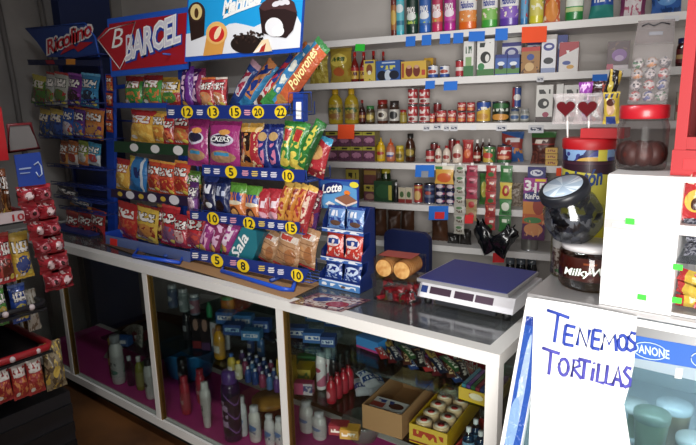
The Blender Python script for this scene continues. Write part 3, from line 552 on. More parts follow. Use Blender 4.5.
mb.text('RinPolo', .85*w, .085*H, lambda x, z: (x, -.0025, .705*H+z), wt, .03); mb.box(.0, .46*w, -.001, 0, .945*H, .985*H, YEL); mb.build('printed_box', root)
mb = MB(); mb.box(-w*.36, w*.42, .012, .03, H, H+.055, prt('2c2a7c', (('e', 'e8e8f4', .5, .45, .36, .3), ('s', '2c2a7c', .25, .75, .35, .6, 6, 2)))); mb.build('header_card', root)
# ---- paper notes on the shelf edges
def note(x0, x1, y0, y1, m, label, grp, s=-.004, name='price_note', txt=None, sk=0.0):
    q = [PS(x0-.0*sk, y1+sk, s), PS(x1, y1, s), PS(x1+.5, y0, s), PS(x0+.5, y0+sk, s)]
    mb = MB(); mb.slab(q, Vector((-sa, ca, 0))*.0015, m, face=prt('d8d8dc', (('s', '50556a', .15, .85, .3, .7, 6, 3),), .7, 0) if txt else m)
    return tag(mb.build(name, None, (q[0]+q[2])/2), label, 'price note', grp)
bn = mat('1f6fd0', .7); on = mat('f0501c', .7); gn = mat('2fb83a', .7); wn = mat('d8d8dc', .7); rn = mat('d8262a', .7)
for x0, x1, y0, y1, lab in ((405.5, 415, 36, 46, 'below the dark green cleaner'), (421.5, 431, 34.5, 45, 'below the royal blue cleaner'), (439.5, 450, 33.5, 43.5, 'below the magenta cleaner'), (453, 463, 32.5, 43, 'below the left edge of the orange cleaner'), (468.5, 484.5, 31, 41, 'wide, below the gap between orange and green cleaners'), (495, 507.5, 28, 40, 'below the purple cleaner'),
                            (425, 434.5, 80.5, 88.5, 'below the white milk tins, second shelf edge'), (443.5, 457, 81, 90, 'below the red and white tin, second shelf edge'), (592, 607, 74, 83, 'second shelf edge above the wrapped lollipops')):
    note(x0, x1, y0, y1, bn, 'blue price note, '+lab, 'blue price notes', sk=.6)
note(521.5, 546.5, 26, 42, on, 'large orange paper note under the top shelf above the dog food box', None, sk=1)
note(355, 364.5, 44, 51, mat('22c030', .6), 'bright green note on the top shelf edge above the hot sauce', None)
note(337.5, 354, 124.5, 139, on, 'orange note on the third shelf edge above the purple tea boxes', None)
note(415, 434, 165, 177, bn, 'blue note with a grey tag on the fourth shelf edge', None)
note(421, 428, 171, 177.5, mat('8a8e98', .7), 'little grey tag stuck on the blue note of the fourth shelf edge', None, s=-.008)
note(428.5, 448, 206, 220, bn, 'blue note on the fifth shelf edge, carrying a red tag', None)
note(434.5, 444, 212, 219, rn, 'red tag stuck on the blue note of the fifth shelf edge', None, s=-.008)
note(464.5, 473, 215, 223.5, rn, 'red tag at the foot of the crimson sachet strip', None, s=-.05)
note(492.5, 504, 253, 262.5, rn, 'red tag on the sixth shelf edge above the dark jars', None)
note(556, 561, 168, 176, on, 'orange tag on the shelf edge right of the purple hanging box', None, s=-.01)
for x0, x1, y0, y1, t, lab in ((423, 429.5, 125.5, 131, True, 'under the second pair of stacked tins'), (433, 441, 124, 130, True, 'under the squat red tin'), (443.5, 449, 125, 131, True, 'left of the red tin stacks'), (450, 457.5, 125, 131, True, 'below the left small red tin stack'), (470, 476, 125, 130, None, 'below the blue and yellow tin'), (496, 506.5, 125, 131, True, 'below the dark green tin'), (528, 543.5, 125, 133, True, 'left of the cow carton'), (536.5, 543.5, 76.5, 82, True, 'on the second shelf edge')):
    note(x0, x1, y0, y1, wn, 'small white price tag on a shelf edge, '+lab, 'white price tags', name='price_tag', txt=t)
note(664, 679, 15.5, 21, wn, 'white handwritten strip on the top shelf edge near the red stand', None, name='price_tag')
# ================================================================== the display counter
CF, CB, CT, CL, CRT = 1.472, 2.02, .95, -3.9, -.567          # front, back, top, left, right
frame = mat('dedbd6', .4, bump=.03, bscale=12); brass = mat('8a6c34', .35, .8); gl = glass('eef2f0', .10)
root = empty('display_counter', ((CL+CRT)/2, (CF+CB)/2, 0), 'long glass fronted shop counter with a white frame, full of toiletries and sweets', 'counter')
O = root.location
m = MB(); m.box(CL, CRT, CF, CF+.05, CT-.042, CT, frame); m.box(CL, CRT, CB-.05, CB, CT-.042, CT, frame); m.box(CRT-.05, CRT, CF+.05, CB-.05, CT-.042, CT, frame); m.box(CL, CL+.05, CF+.05, CB-.05, CT-.042, CT, frame)
m.build('top_frame', root, O, bev=.003)
m = MB(); m.box(CL, CRT, CF, CF+.04, .08, .125, frame); m.box(CL, CRT, CB-.04, CB, .08, .125, frame); m.box(CRT-.04, CRT, CF+.04, CB-.04, .08, .125, frame); m.build('bottom_rail', root, O, bev=.003)
def postx(px, py): return PY(px, py, CF).x
for x in (CL, -3.27, postx(141, 272), postx(275.4, 316)):
    m = MB(); m.box(x, x+.036, CF+.002, CF+.038, .125, CT-.042, frame); m.build('post', root, O)
    m = MB(); m.box(x+.036, x+.047, CF+.006, CF+.03, .125, CT-.042, brass); m.build('brass_strip', root, O)
for y in (CF+.002, CB-.042):
    m = MB(); m.box(CRT-.043, CRT-.002, y, y+.04, .125, CT-.042, frame); m.build('post', root, O)
xs = [CL+.047, -3.27, postx(141, 272), postx(275.4, 316), CRT]
for a, b in ((CL+.047, xs[1]), (xs[1]+.047, xs[2]), (xs[2]+.047, xs[3]), (xs[3]+.047, CRT-.043)):
    m = MB(); m.box(a, b, CF+.014, CF+.018, .125, CT-.042, gl); m.build('glass_front', root, O)
m = MB(); m.box(CRT-.024, CRT-.02, CF+.042, CB-.042, .125, CT-.042, gl); m.build('glass_side', root, O)
m = MB(); m.box(CL+.05, CRT-.05, CF+.05, CB-.05, CT-.012, CT-.002, glass('d4d8d8', 1.4, .10, .05)); m.build('glass_top', root, O)
m = MB(); m.box(CL+.01, CRT-.044, CF+.04, CB-.04, .11, .124, mat('c8328c', .6)); m.build('magenta_lining', root, O)
m = MB(); m.box(CL+.04, CRT-.05, CF+.06, CB-.04, .0, .08, mat('15120f', .8)); m.build('plinth', root, O)
ZM, ZU, SHY = .45, .66, 1.63
m = MB(); m.box(-2.5, CRT-.045, SHY, CB-.014, ZM-.008, ZM-.001, glass('cfdedb', .25)); m.build('glass_shelf', root, O)
m = MB(); m.box(-2.35, CRT-.045, SHY+.02, CB-.014, ZU-.008, ZU-.001, glass('cfdedb', .25)); m.build('glass_shelf', root, O)
# ------------------------------------------------------------------ goods inside the counter
def ib(px, py, wpx, hpx, z):
    """where a thing whose foot shows at (px, py) stands on the level z, with its width and height"""
    p = PZ(px, py, z); a, b = PY(px-wpx/2, py, p.y), PY(px+wpx/2, py, p.y); t = PY(px-.05*hpx, py-hpx, p.y); return Vector((p.x, p.y, z+.001)), (b-a).length, t.z-z
def IB(px, py, wpx, hpx, z, kind, body, cap, lab, name, label, cat='bottle', group=None, sy=.8, dy=0.0, txt=None, tm=None, rz=-.2):
    p, w, h = ib(px, py, wpx, hpx, z); w = RW(p, wpx)*1.12; p.y += dy+w*sy/2; p.x -= w*.25; return bottle(p, rz, w, h, kind, body, cap, lab, name, label, cat, group, sy, txt, tm)
def IX(px, py, wpx, hpx, z, side, front, name, label, cat='box', d=.06, group=None, rz=.45, dy=0, up=0, h=None):
    p, w, hh = ib(px, py, wpx, hpx, z); w = RW(p, wpx)*1.05; d = min(d, w*1.2); p.y += d/2+dy; p.z += up; return carton(p, rz, w, h or hh, d, side, front, name, label, cat, group)
FZ = .125
wp = P('dcdcd8')
# left bay
IB(106, 390, 16, 46, FZ, 'sham', wp, P('8a8e92'), prt('d8dad8', (('e', '5a9a8a', .5, .25, .36, .12), ('s', '6a6a7a', .2, .8, .5, .7, 5, 3))), 'lotion_bottle', 'big white lotion bottle in the left bay of the counter', dy=.06)
IB(120, 391, 9, 28, FZ, 'round', glass('d8dedc', .3), P('c8ccd0'), None, 'hand_gel_bottle', 'small clear bottle beside the big white lotion bottle', dy=.06)
IB(131, 395, 10, 32, FZ, 'round', P('8a8a3a', .15), P('d0d0cc'), prt('a8a25a', ()), 'oil_bottle', 'small olive yellow bottle in the left bay', dy=.05)
IB(144, 403, 12, 38, FZ, 'sham', wp, P('202024'), prt('d8d8d4', (('e', '24242a', .45, .5, .26, .14),)), 'shampoo_bottle', 'white shampoo bottle with a black cap in the left bay', dy=.03)
IB(153, 408, 9, 38, FZ, 'sham', P('1c2c6a'), P('182458'), None, 'shampoo_bottle', 'navy blue bottle against the post of the left bay', dy=.03)
IB(99, 384, 7, 38, FZ, 'round', P('3a2a18'), P('8a6a1c'), prt('6a2a1c', (('r', 'c89a30', 0, 1, .5, .9),)), 'tonic_bottle', 'dark brown and yellow bottle left of the big white lotion bottle', dy=.08)
p = PZ(120, 372, FZ); q = [PY(107, 352, 1.8), PY(118, 360, 1.8), PY(128, 345, 1.78), PY(131, 330, 1.78), PY(122, 327, 1.8), PY(111, 338, 1.8)]
m = MB(); n = 10; vs = []; us = []
for i in range(n+1):
    a = i/n; c = PY(101+42*a, 362-38*math.sin(PI*a*.62), 1.70+.06*math.sin(PI*a))
    for j in (0, 1): vs.append(c+Vector((.02*j, -.03*j, -.115*j))); us.append((a, j))
m.add(vs, [(2*i, 2*i+2, 2*i+3, 2*i+1) for i in range(n)], prt('e0dccc', (('d', '8a887c', 7, 0, .12), ('s', 'a09e94', 0, 1, .15, .85, 26, 8))), [[us[2*i], us[2*i+2], us[2*i+3], us[2*i+1]] for i in range(n)], True)
o = m.build('comic_sheet', None, PZ(120, 368, FZ)); sol = o.modifiers.new('paper', 'SOLIDIFY'); sol.thickness = .002; tag(o, 'curling printed paper sheet with rows of small pictures in the left bay', 'paper')
for i, (px, py, w, h, c, lab) in enumerate(((124, 345, 14, 8, '2a5a9a', 'blue and white toothpaste box lying in the left bay'), (140, 340, 13, 8, '7a2a34', 'red toothpaste box lying right of the blue one in the left bay'))):
    IX(px, py, w, h, .34, P(c), prt(c, (('r', 'e0e0e0', .2, .8, .3, .7),)), 'toothpaste_box', lab, d=.05, dy=-.02)
p, w, h = ib(132, 346, 42, 10, .34); m = MB(); m.box(p.x-w/2-.06, p.x+w/2+.05, p.y-.03, CB-.014, .328, .339, glass('b8c8c4', .25)); o = m.build('glass_shelf', root, O)
# middle bay, on the magenta floor
IB(172, 402, 11, 36, FZ, 'spray', P('16161a'), P('1c1c20'), prt('1c1c22', (('e', '8a8a90', .5, .8, .3, .08),)), 'hair_gel_bottle', 'black bottle left of the two coral red bottles', dy=.07)
for px, py, h, lab in ((184.5, 416, 36, 'front one of two coral red bottles'), (192.5, 409, 33, 'rear one of two coral red bottles')):
    IB(px, py, 11, h, FZ, 'sham', P('c23a4a'), P('b83444'), prt('cc4a58', (('s', 'e8b0b0', .3, .7, .3, .7, 4, 4),)), 'shampoo_bottle', lab+' on the magenta floor of the counter', dy=.0 if px < 190 else .05)
IB(204, 431, 12, 44, FZ, 'taper', P('e0dcd8'), P('e4e2de'), prt('e0dcd8', (('s', '4a4a50', .3, .6, .3, .6, 4, 5),)), 'talc_bottle', 'slim white waisted bottle on the magenta floor', dy=.01)
IB(225, 447, 17, 68, FZ, 'spray', P('3a1a44'), P('5a3a80'), prt('2a1430', (('d', '8a5aa8', 2, 3, .14), ('s', 'c8a8d0', .3, .7, .2, .8, 4, 6))), 'hairspray_can', 'tall purple hairspray can in the middle bay', 'spray can', sy=1, dy=.03)
for px, py, w, h, c, lab in ((238, 440, 12, 38, 'e0e4e8', 'baby lotion bottle with a blue label beside the purple hairspray'), (251, 446, 13, 34, 'e4e2dc', 'second white lotion bottle in the middle bay'), (266, 450, 11, 30, 'e0dede', 'third white lotion bottle in the middle bay, near the post'), (276, 450, 10, 28, 'dcdad8', 'white lotion bottle touching the right post of the middle bay')):
    IB(px, py, w, h, FZ, 'sham', P(c), P('d8dade'), prt(c, (('e', '5a8ac8', .5, .6, .36, .2), ('s', '6a7a9a', .2, .8, .2, .4, 5, 3))), 'lotion_bottle', lab, dy=.02)
# blue basin
p, w, h = ib(181, 377, 36, 27, FZ); m = MB(); r = w/2
m.lathe([(0, 0), (r*.7, 0), (r*.78, .01), (r*.96, h*.9), (r, h), (r*1.04, h), (r*1.04, h-.008), (r*.94, h*.9), (r*.74, .012), (0, .01)], P('2a8ac8'), 28, .8); tag(m.build('basin', None, (0, 0, 0), loc=(p.x, p.y+r*.35, FZ+.001)), 'round blue plastic basin on the magenta floor of the counter', 'basin')
p, w, h = ib(163, 378, 13, 16, FZ); m = MB(); m.lathe([(0, 0), (w*.3, 0), (w*.5, h), (w*.45, h), (w*.27, .005), (0, .005)], P('9aa85a'), 16); tag(m.build('bowl', None, (0, 0, 0), loc=(p.x-.03, p.y-.06, FZ+.001)), 'small pale green bowl in front of the blue basin', 'bowl')
IB(162, 348, 9, 26, FZ, 'sham', wp, P('b8bcc0'), None, 'soap_dispenser', 'white dispenser bottle at the back of the middle bay behind the basin', dy=-.1)
# mid shelf of the middle bay: hair dye boxes, gels and small bottles
for i, (px, w, h, c, l2) in enumerate(((199, 9, 36, '1c1a20', 'black hair dye box with red foot'), (208, 9, 38, '2a2226', 'dark hair dye box with a portrait'), (217, 7, 30, 'b8b8bc', 'pale grey box right of the dark hair dye boxes'))):
    IX(px, 347+i*2, w, h, ZM, P(c), prt(c, (('e', 'b08a78', .5, .65, .3, .16), ('r', ('8a2a30', '5a3a6a', '4a5a7a')[i], 0, 1, 0, .2))), 'hair_dye_box', l2+' on the mid shelf', d=.04, dy=-.02)
for i, (px, py, w, h, b, c, lab) in enumerate(((226, 357, 12, 32, 'd09a24', '8a5a1c', 'amber gel bottle with brown cap'), (239, 372, 9, 20, 'c8b040', '2a5a9a', 'pale yellow bottle with a blue cap'), (246, 376, 8, 17, 'd0c8a0', 'e0b83a', 'cream bottle with yellow cap'))):
    IB(px, py, w, h, ZM, 'round', P(b), P(c), prt(b, (('r', 'e8e4d8', .2, .8, .2, .7),)), 'gel_bottle', lab+' on the mid shelf of the middle bay', dy=-.05)
nail = [('2a4a8a', 'c8ccd4'), ('24407a', 'd0d4dc'), ('8a3a5a', 'b8bcc8'), ('3a6a9a', 'd0d4dc'), ('5a3a7a', 'c0c4d0'), ('2a3a6a', 'd0d4d8')]
k = 0
for row in range(3):
    for c in range(5):
        b, cp = nail[(c+row*2) % 6]; px = 246+c*7.2-row*3+6; py = 381-row*8+c*2.4
        IB(px, py, 6, 15, ZM, 'round', P(b), P(cp), None, 'roll_on_bottle', 'small coloured roll-on bottle, %s row, %s from the left, beside the yellow soap boxes' % (('front', 'middle', 'back')[row], ('first', 'second', 'third', 'fourth', 'fifth')[c]), 'bottle', 'little roll-on bottles', sy=1, dy=-.03)
# upper shelf of the middle bay: boxes of toothpaste, blue tubs
for i, (px, py, w, h, c, c2, lab) in enumerate(((232, 320, 17, 11, '2a64a8', 'e8eef0', 'white striped blue'), (250, 323, 18, 11, '2f78b8', 'e0e8f0', 'pale blue'), (268, 328, 16, 11, '24509a', 'c8d8e8', 'royal blue'), (240, 331, 18, 10, '1f4a90', '9ac8e0', 'dark blue'), (258, 336, 18, 9, '3a86c0', 'e8eef4', 'sky blue'))):
    IX(px, py, w, h, ZU, P(c), prt(c, (('r', c2, .1, .9, .35, .7), ('s', c, .2, .8, .4, .65, 7, 2))), 'toothpaste_box', lab+' toothpaste box on the upper shelf of the middle bay', d=.05, dy=-.06)
IB(240, 306, 13, 12, ZU, 'jar', P('c86a2a'), P('3a8a5a'), None, 'cream_jar', 'orange cream jar with green lid high in the middle bay', 'jar', sy=1, dy=-.1)
IB(224, 312, 6, 14, ZU, 'round', P('2f8a5a'), P('2a7a50'), None, 'gel_bottle', 'little green bottle left of the orange cream jar', dy=-.1)
p = PZ(262, 403, .25); m = MB(); m.lathe([(0, 0), (.08, 0), (.085, .1), (.08, .11)], glass('e0d0b0', .3), 20); rt_ = empty('cookie_tub', (p.x, p.y+.05, FZ+.001), 'clear tub with an amber lid at the right of the middle bay', 'tub'); m.build('tub_body', rt_)
MB().lathe([(.084, .1), (.088, .105), (.088, .13), (0, .132)], P('b8863a'), 20).build('lid', rt_)
for i in range(7):
    pass
# plastic wrap slumped at the top of the middle bay
m = MB(); m.bag(.36, .2, .12, glass('c8d4d0', .6, .08), 77, nx=12, nz=12); tag(m.build('plastic_wrap', None, (0, 0, 0), loc=(PZ(190, 330, ZU).x+.1, 1.86, ZU+.001), rot=(0, 0, .1)), 'crumpled clear plastic bag high in the middle bay', 'bag')
for i, (px, py, w, h, b, c, lab) in enumerate(((192, 338, 8, 30, '2a2a30', '1a1a1e', 'black bottle at the left of the back row'), (201, 341, 8, 28, '4a3a5a', '2a2430', 'dull violet bottle in the back row'), (222, 346, 8, 26, '3a5a4a', '20402c', 'dark green bottle in the back row'), (232, 348, 7, 24, 'c8ccd0', '2a4a8a', 'white bottle with blue cap in the back row'), (256, 352, 8, 22, '2a4a8a', 'd0d4d8', 'blue bottle with white cap in the back row'), (266, 355, 8, 20, '3a6aa0', 'd0d4d8', 'sky blue bottle in the back row'))):
    IB(px, py, w, h, ZM, 'sham', P(b), P(c), prt(b, (('r', 'b0b4b8', .2, .8, .3, .7),)), 'shampoo_bottle', lab+' of the middle bay', dy=-.04)
for i, (px, py, w, h, lab) in enumerate(((179, 300, 9, 22, 'left'), (190, 304, 9, 22, 'middle'), (201, 307, 9, 20, 'right'))):
    IB(px, py+6, w, h, ZU, 'spray', P(('5a6a7a', '8a9a9a', '6a7a8a')[i]), P('b0b8bc'), prt(('4a5a7a', '7a8a8a', '8a5a6a')[i], (('e', 'b8c0c4', .5, .5, .3, .2),)), 'deodorant_can', lab+' one of three grey cans high in the middle bay under the wrap', 'spray can', None, 1, -.05)
# white things on the floor of the right bay
p, w, h = ib(352, 447, 40, 20, FZ); w = RW(p, 44); m = MB(); m.lathe([(0, 0), (w*.3, 0), (w*.48, h*.8), (w*.5, h), (w*.46, h), (w*.28, .01), (0, .01)], glass('e0e0dc', .4, .08, .2, 'd0d0cc'), 24); tag(m.build('bowl', None, (0, 0, 0), loc=(p.x, p.y+w*.45, FZ+.001)), 'pale translucent bowl on the magenta floor of the right bay', 'bowl')
for i, (px, py, h, lab) in enumerate(((303, 437, 30, 'upright'), (316, 444, 26, 'second'))):
    IB(px, py, 15, h, FZ, 'sham', P('d8d8d6'), P('c8ccd0'), prt('d4d4d2', (('e', '6a8ac0', .5, .6, .3, .14),)), 'soap_bottle', lab+' white soap bottle on the floor of the right bay', dy=.02)
for i, (px, py, c, lab) in enumerate(((375, 434, '8a2a30', 'dark red'), (386, 438, 'b88a30', 'mustard'))):
    IX(px-38, py, 18, 9, ZM, P(c), prt(c, (('s', 'd8d0c0', .1, .9, .3, .7, 7, 2),)), 'candy_box', lab+' little box on the mid shelf left of the cardboard box', d=.05, dy=-.01)
# right bay
for i, (px, py, w, h, c, c2, lab) in enumerate(((300, 335, 19, 10, '2a5a9c', 'e4ecf2', 'front left'), (316, 340, 18, 10, '2f6ab0', 'e8e8ec', 'front middle'), (331, 344, 14, 10, '1f4888', 'c8d8e8', 'front right'), (306, 325, 19, 9, '3a7ab8', 'e8f0f4', 'rear left'), (324, 330, 17, 9, '28569a', 'd8e4ee', 'rear right'))):
    IX(px, py, w, h, ZU, P(c), prt(c, (('r', c2, .1, .9, .3, .7), ('s', c, .15, .85, .38, .62, 7, 2))), 'toothpaste_box', lab+' one of the blue toothpaste boxes at the left of the right bay', d=.05, dy=-.04 if i < 3 else .05)
for i, (px, py, lab) in enumerate(((302, 372, 'frontmost'), (309, 366, 'second'), (316, 359, 'third'), (321, 353, 'rearmost'))):
    IX(px, py, 20, 11, ZM, P('2f7a44'), prt('3a8a50', (('r', 'e0e8e0', .1, .9, .3, .65), ('s', 'b02a2a', .2, .8, .36, .6, 6, 2))), 'toothpaste_box', lab+' of four green toothpaste boxes behind the white deodorant', d=.035, dy=-.02)
IX(283, 388, 16, 28, ZM, P('d0b020'), prt('d8b828', (('r', '3f7a34', .1, .9, .1, .55), ('s', '3a5a20', .1, .9, .65, .9, 6, 3))), 'soap_box', 'yellow and green soap box seen on both sides of the second post', d=.06, dy=.0)
IX(296, 383, 16, 12, ZM, P('c0a81c'), prt('c8b02c', (('s', '3f7a34', .1, .9, .3, .8, 6, 2),)), 'soap_box', 'flat yellow soap box right of the second post', d=.09, dy=.02)
IX(306, 392, 18, 11, ZM, P('b83a6a'), prt('d8d0d4', (('r', 'c84a7a', 0, .5, 0, 1), ('s', '3a4a8a', .5, 1, .2, .8, 5, 3))), 'cream_box', 'pink and white box lying before the white deodorant', d=.04, dy=-.03)
for px, py, h, lab in ((320.5, 391, 37, 'front white deodorant can with pink swirl'), (327, 385, 36, 'middle white deodorant can'), (332, 380, 34, 'rear white deodorant can, half hidden by the black ones')):
    IB(px, py, 9, h, ZM, 'spray', P('e4e0e0'), P('e8e4e4'), prt('e4e0e2', (('e', 'b83a5a', .5, .7, .26, .1), ('h', 'c86a8a', .6, -1, .1))), 'deodorant_can', lab, 'spray can', 'deodorants in the right bay', sy=1, dy=.0)
for px, py, h, lab in ((329, 396, 33, 'leftmost black deodorant can'), (336, 393, 36, 'second black deodorant can'), (343, 391, 38, 'third black deodorant can'), (349, 388, 38, 'fourth black deodorant can'), (355, 387, 40, 'rightmost black deodorant can')):
    IB(px, py, 8.5, h, ZM, 'spray', P('17171b'), P('1c1c20'), prt('1a1a1f', (('s', '8a8a90', .4, .6, .2, .8, 4, 6), ('r', '6a1a20', 0, 1, 0, .12))), 'deodorant_can', lab+' behind the red roll-ons', 'spray can', 'deodorants in the right bay', sy=1, dy=.03)
for px, py, h, lab in ((335, 402, 26, 'front'), (341, 397, 25, 'second'), (347, 392, 24, 'third'), (352, 388, 24, 'rear')):
    IB(px, py, 9, h, ZM, 'round', P('a8182c'), P('7a1420'), prt('b8243a', (('e', 'e8b0b8', .5, .5, .2, .3),)), 'roll_on_bottle', lab+' one of four red roll-on deodorants in a line', 'bottle', 'deodorants in the right bay', sy=1, dy=-.03)
wipe = prt('e4e8f0', (('r', '24509a', 0, 1, .36, .62), ('h', '3a78c0', 1, .4, 1.05), ('s', 'f0f4fa', .15, .85, .42, .56, 8, 2)), .25)
for i, (px, py, up) in enumerate(((362, 402, 0), (372, 406, 0), (378, 396, 0), (364, 398, .028), (373, 400, .028))):
    p = PZ(px, py, ZM); bag((p.x, p.y+.02+.03*(i % 2), ZM+.02+up), (math.radians(-86), 0, .75+.06*i), .075, .14, .026, wipe, 'wet_wipes_pack', ('lower left', 'lower middle', 'lower right', 'upper left', 'upper right')[i]+' of the blue and white wet wipe packs beside the red roll-ons', 'wipes', 'wet wipe packs')
# open cardboard box with chocolate packs, its top facing us
def open_box(c, w, d, h, rz, m, name, label, front=None, wall=.004):
    t = MB(); t.box(-w/2, w/2, -d/2, d/2, 0, wall, m); t.box(-w/2, w/2, -d/2, -d/2+wall, wall, h, m, front=front); t.box(-w/2, w/2, d/2-wall, d/2, wall, h*1.0, m); t.box(-w/2, -w/2+wall, -d/2+wall, d/2-wall, wall, h, m); t.box(w/2-wall, w/2, -d/2+wall, d/2-wall, wall, h, m)
    return tag(t.build(name, None, (0, 0, 0), loc=c, rot=(0, 0, rz)), label, 'box')
ip = Vector((-1.085, 1.77, ZM+.001)); open_box(ip, .17, .36, .10, .1, CARD, 'cardboard_box', 'open brown cardboard box half full of chocolate packs in the right bay')
kin = prt('e8e4e0', (('r', 'b03a2a', 0, .4, .0, .5), ('e', '5a2a1c', .72, .45, .22, .3), ('s', '2a4a9a', .1, .6, .55, .85, 7, 2)))
for i in range(3):
    carton(ip+Vector((.0+.004*i, -.125+.008*i, .0045+.0275*i)), .1, .14, .026, .07, P('d8d4d0'), kin, 'chocolate_pack', ('bottom', 'middle', 'top')[i]+' white chocolate pack stacked at the front of the open cardboard box', 'chocolate', 'chocolate packs in the cardboard box', top=kin)
# box of round candies
jp = Vector((-.895, 1.785, ZM+.001)); open_box(jp, .15, .345, .075, .08, P('d8b020'), 'candy_box', 'open yellow display box of round wafer candies', front=prt('e0b820', (('s', 'b83a1c', .1, .9, .35, .75, 8, 2), ('r', '8a2a1c', 0, 1, 0, .1))))
cr, sr = math.cos(.08), math.sin(.08); cm = P('d0b48c'); n = 0
for r_ in range(5):
    for c in range(2):
        for l in range(1):
            u, v = (-.034+.068*c), (-.132+.066*r_)
            m = MB(); m.lathe([(0, 0), (.029, 0), (.0305, .004), (.0305, .07), (.029, .074), (0, .074)], cm, 16); m.lathe([(0, .0745), (.024, .0747), (.024, .0751), (0, .0752)], mat('e8dcc4', .5), 14); m.lathe([(0, .0753), (.014, .0757), (0, .0759)], mat('a82a28', .5), 10)
            tag(m.build('wafer_candy', None, (0, 0, 0), loc=jp+Vector((u*cr-v*sr, u*sr+v*cr, .005))), 'round cream wafer candy with a red seal, %s row from the front, %s one' % (('first', 'second', 'third', 'fourth', 'fifth')[r_], ('left', 'right')[c]), 'candy', 'round wafer candies in the yellow box')
# bottles at the right end
wb_ = open_box(Vector((-.69, 1.70, ZM+.001)), .15, .22, .06, 0, P('c83a34'), 'bottle_tray', 'red and white card tray of small clear bottles at the right end', front=prt('d8dce4', (('r', 'b02a30', 0, 1, 0, .3), ('e', '3a7ac0', .4, .6, .2, .2))))
for i in range(6):
    bottle(Vector((-.735+.045*(i % 3), 1.64+.06*(i//3), ZM+.006)), 0, .042, .115, 'round', glass('b8d4e4', .4), P('e0e4e8'), prt('7ab0d0', (('e', 'e8eef2', .5, .5, .3, .3),)), 'baby_bottle', '%s clear blue bottle with white cap, %s row of the tray' % (('left', 'middle', 'right')[i % 3], ('front', 'back')[i//3]), 'bottle', 'clear bottles in the card tray', 1)
# upper shelf of the right bay: chocolate bars, gum, red board
p0, p1 = PY(440, 349, 1.93), PY(490, 372, 1.93)
m = MB(); q = [PY(424, 366, 1.95), PY(488, 380, 1.95), PY(489, 362, 1.95), PY(426, 346, 1.95)]; m.slab(q, (0, .006, 0), P('b81a30'))
cen = PY(474, 362, 1.95); m.text('4Sentidos', .14, .035, lambda x, z: (cen.x-.02+x, 1.947, cen.z-.012+z-.2*x), wt, .03)
tag(m.build('red_board', None, q[0]), 'red card with white lettering at the back of the right bay', 'sign')
ORD = 'first second third fourth fifth sixth seventh eighth ninth tenth eleventh twelfth'.split()
bars = [('2a1a3a', 'c8a030'), ('14203a', 'd8d4d0'), ('3a1a14', 'd8b050'), ('6a1a20', 'e8d8d0'), ('2f5a2c', 'd8d8c0'), ('c82a2a', 'f0e8e0'), ('3a2a6a', 'e0d0e8'), ('1f1a1c', 'c8c0b0'), ('7a3a8a', 'e8d8f0'), ('2a4a8a', 'e0e4f0'), ('b89a24', '6a3a1c'), ('5a2a1c', 'd8b880')]
words = ['plum', 'navy', 'brown', 'dark red', 'green', 'bright red', 'violet', 'black', 'lilac', 'blue', 'mustard', 'tan']
for i in range(24):
    px, py = 388+(i//2)*7.4, 355+(i//2)*2.1+(i % 2)*6; p = PZ(px, py, ZU); c, c2 = bars[(i*5) % 12]
    bag((p.x, p.y-.02, ZU+.008+.010*(i % 3)), (math.radians(-87), 0, 1.0-.12*(i % 4)), .036, .13, .016, prt(c, (('s', c2, .25, .75, .15, .85, 3, 9), ('r', c2, .85, .95, .1, .9))), 'chocolate_bar', '%s wrapped chocolate bar, %s of the %s row on the upper shelf' % (words[(i*5) % 12], ORD[i//2], ('back', 'front')[i % 2]), 'chocolate bar', 'chocolate bars on the upper shelf')
p, w, h = ib(352, 355, 30, 12, ZU); carton((p.x+.03, p.y+.1, ZU+.001), -.1, .12, .05, .06, P('2a7ac0'), prt('3a8ad0', (('r', 'c83a8a', 0, 1, 0, .2),)), 'gum_box', 'sky blue box with pink edge at the left of the chocolate bars', 'box')
gp = Vector((-.715, 1.73, ZU+.001)); open_box(gp, .13, .16, .045, 0, P('d8b41c'), 'gum_display_box', 'yellow open box of gum sticks at the right of the upper shelf', front=prt('e4bc20', (('s', 'a8401c', .3, .7, .3, .7, 6, 2), ('e', 'f4e8c0', .5, .5, .2, .3))))
for i in range(7):
    c = ('3a7a8a', '5a3a7a', '2a5a3a', '7a2a3a', '2a3a6a', '4a8a6a', '8a5a9a')[i]
    m = MB(); m.box(-.007, .007, -.07, .07, 0, .05, P(c)); tag(m.build('gum_pack', None, (0, 0, 0), loc=gp+Vector((-.051+.017*i, 0, .005))), ('teal', 'purple', 'dark green', 'wine red', 'navy', 'sea green', 'mauve')[i]+' stick of gum standing in the yellow open box', 'gum', 'gum sticks in the yellow box')
# ================================================================== on the counter: three snack racks
def RT(bx, by, tx, ty, wpx, Y, m, name, label, d=.06, cat='snack bag', group=None, txt=None, lean=-.10, taper=0.0, fin=.055):
    """pack whose foot and head show at the two given places, standing at depth Y"""
    a, b = PY(bx, by, Y), PY(tx, ty, Y); v = b-a; my = (by+ty)/2; mx = (bx+tx)/2
    w = (PY(mx+wpx/2, my, Y)-PY(mx-wpx/2, my, Y)).length
    roll = math.atan2(v.x, v.z); w *= (1-.25*abs(math.sin(roll)))
    return bag(a, (lean, roll, 0), w, v.length, d, m, name, label, cat, group, txt, taper, fin)
def RB(x0, x1, y0, y1, Y, m, name, label, **k):
    return RT((x0+x1)/2+.03*(y1-y0), y1, (x0+x1)/2-.03*(y1-y0), y0, x1-x0, Y, m, name, label, **k)
wire = mat('24489c', .4); wht = mat('f4f2ee', .5)
def panel(mb, px, Y, th, m, face=None):
    q = [PY(x, y, Y) for x, y in px]
    for v in q: v.z = max(v.z, CT+.001)
    mb.slab(q, (0, th, 0), m, face)
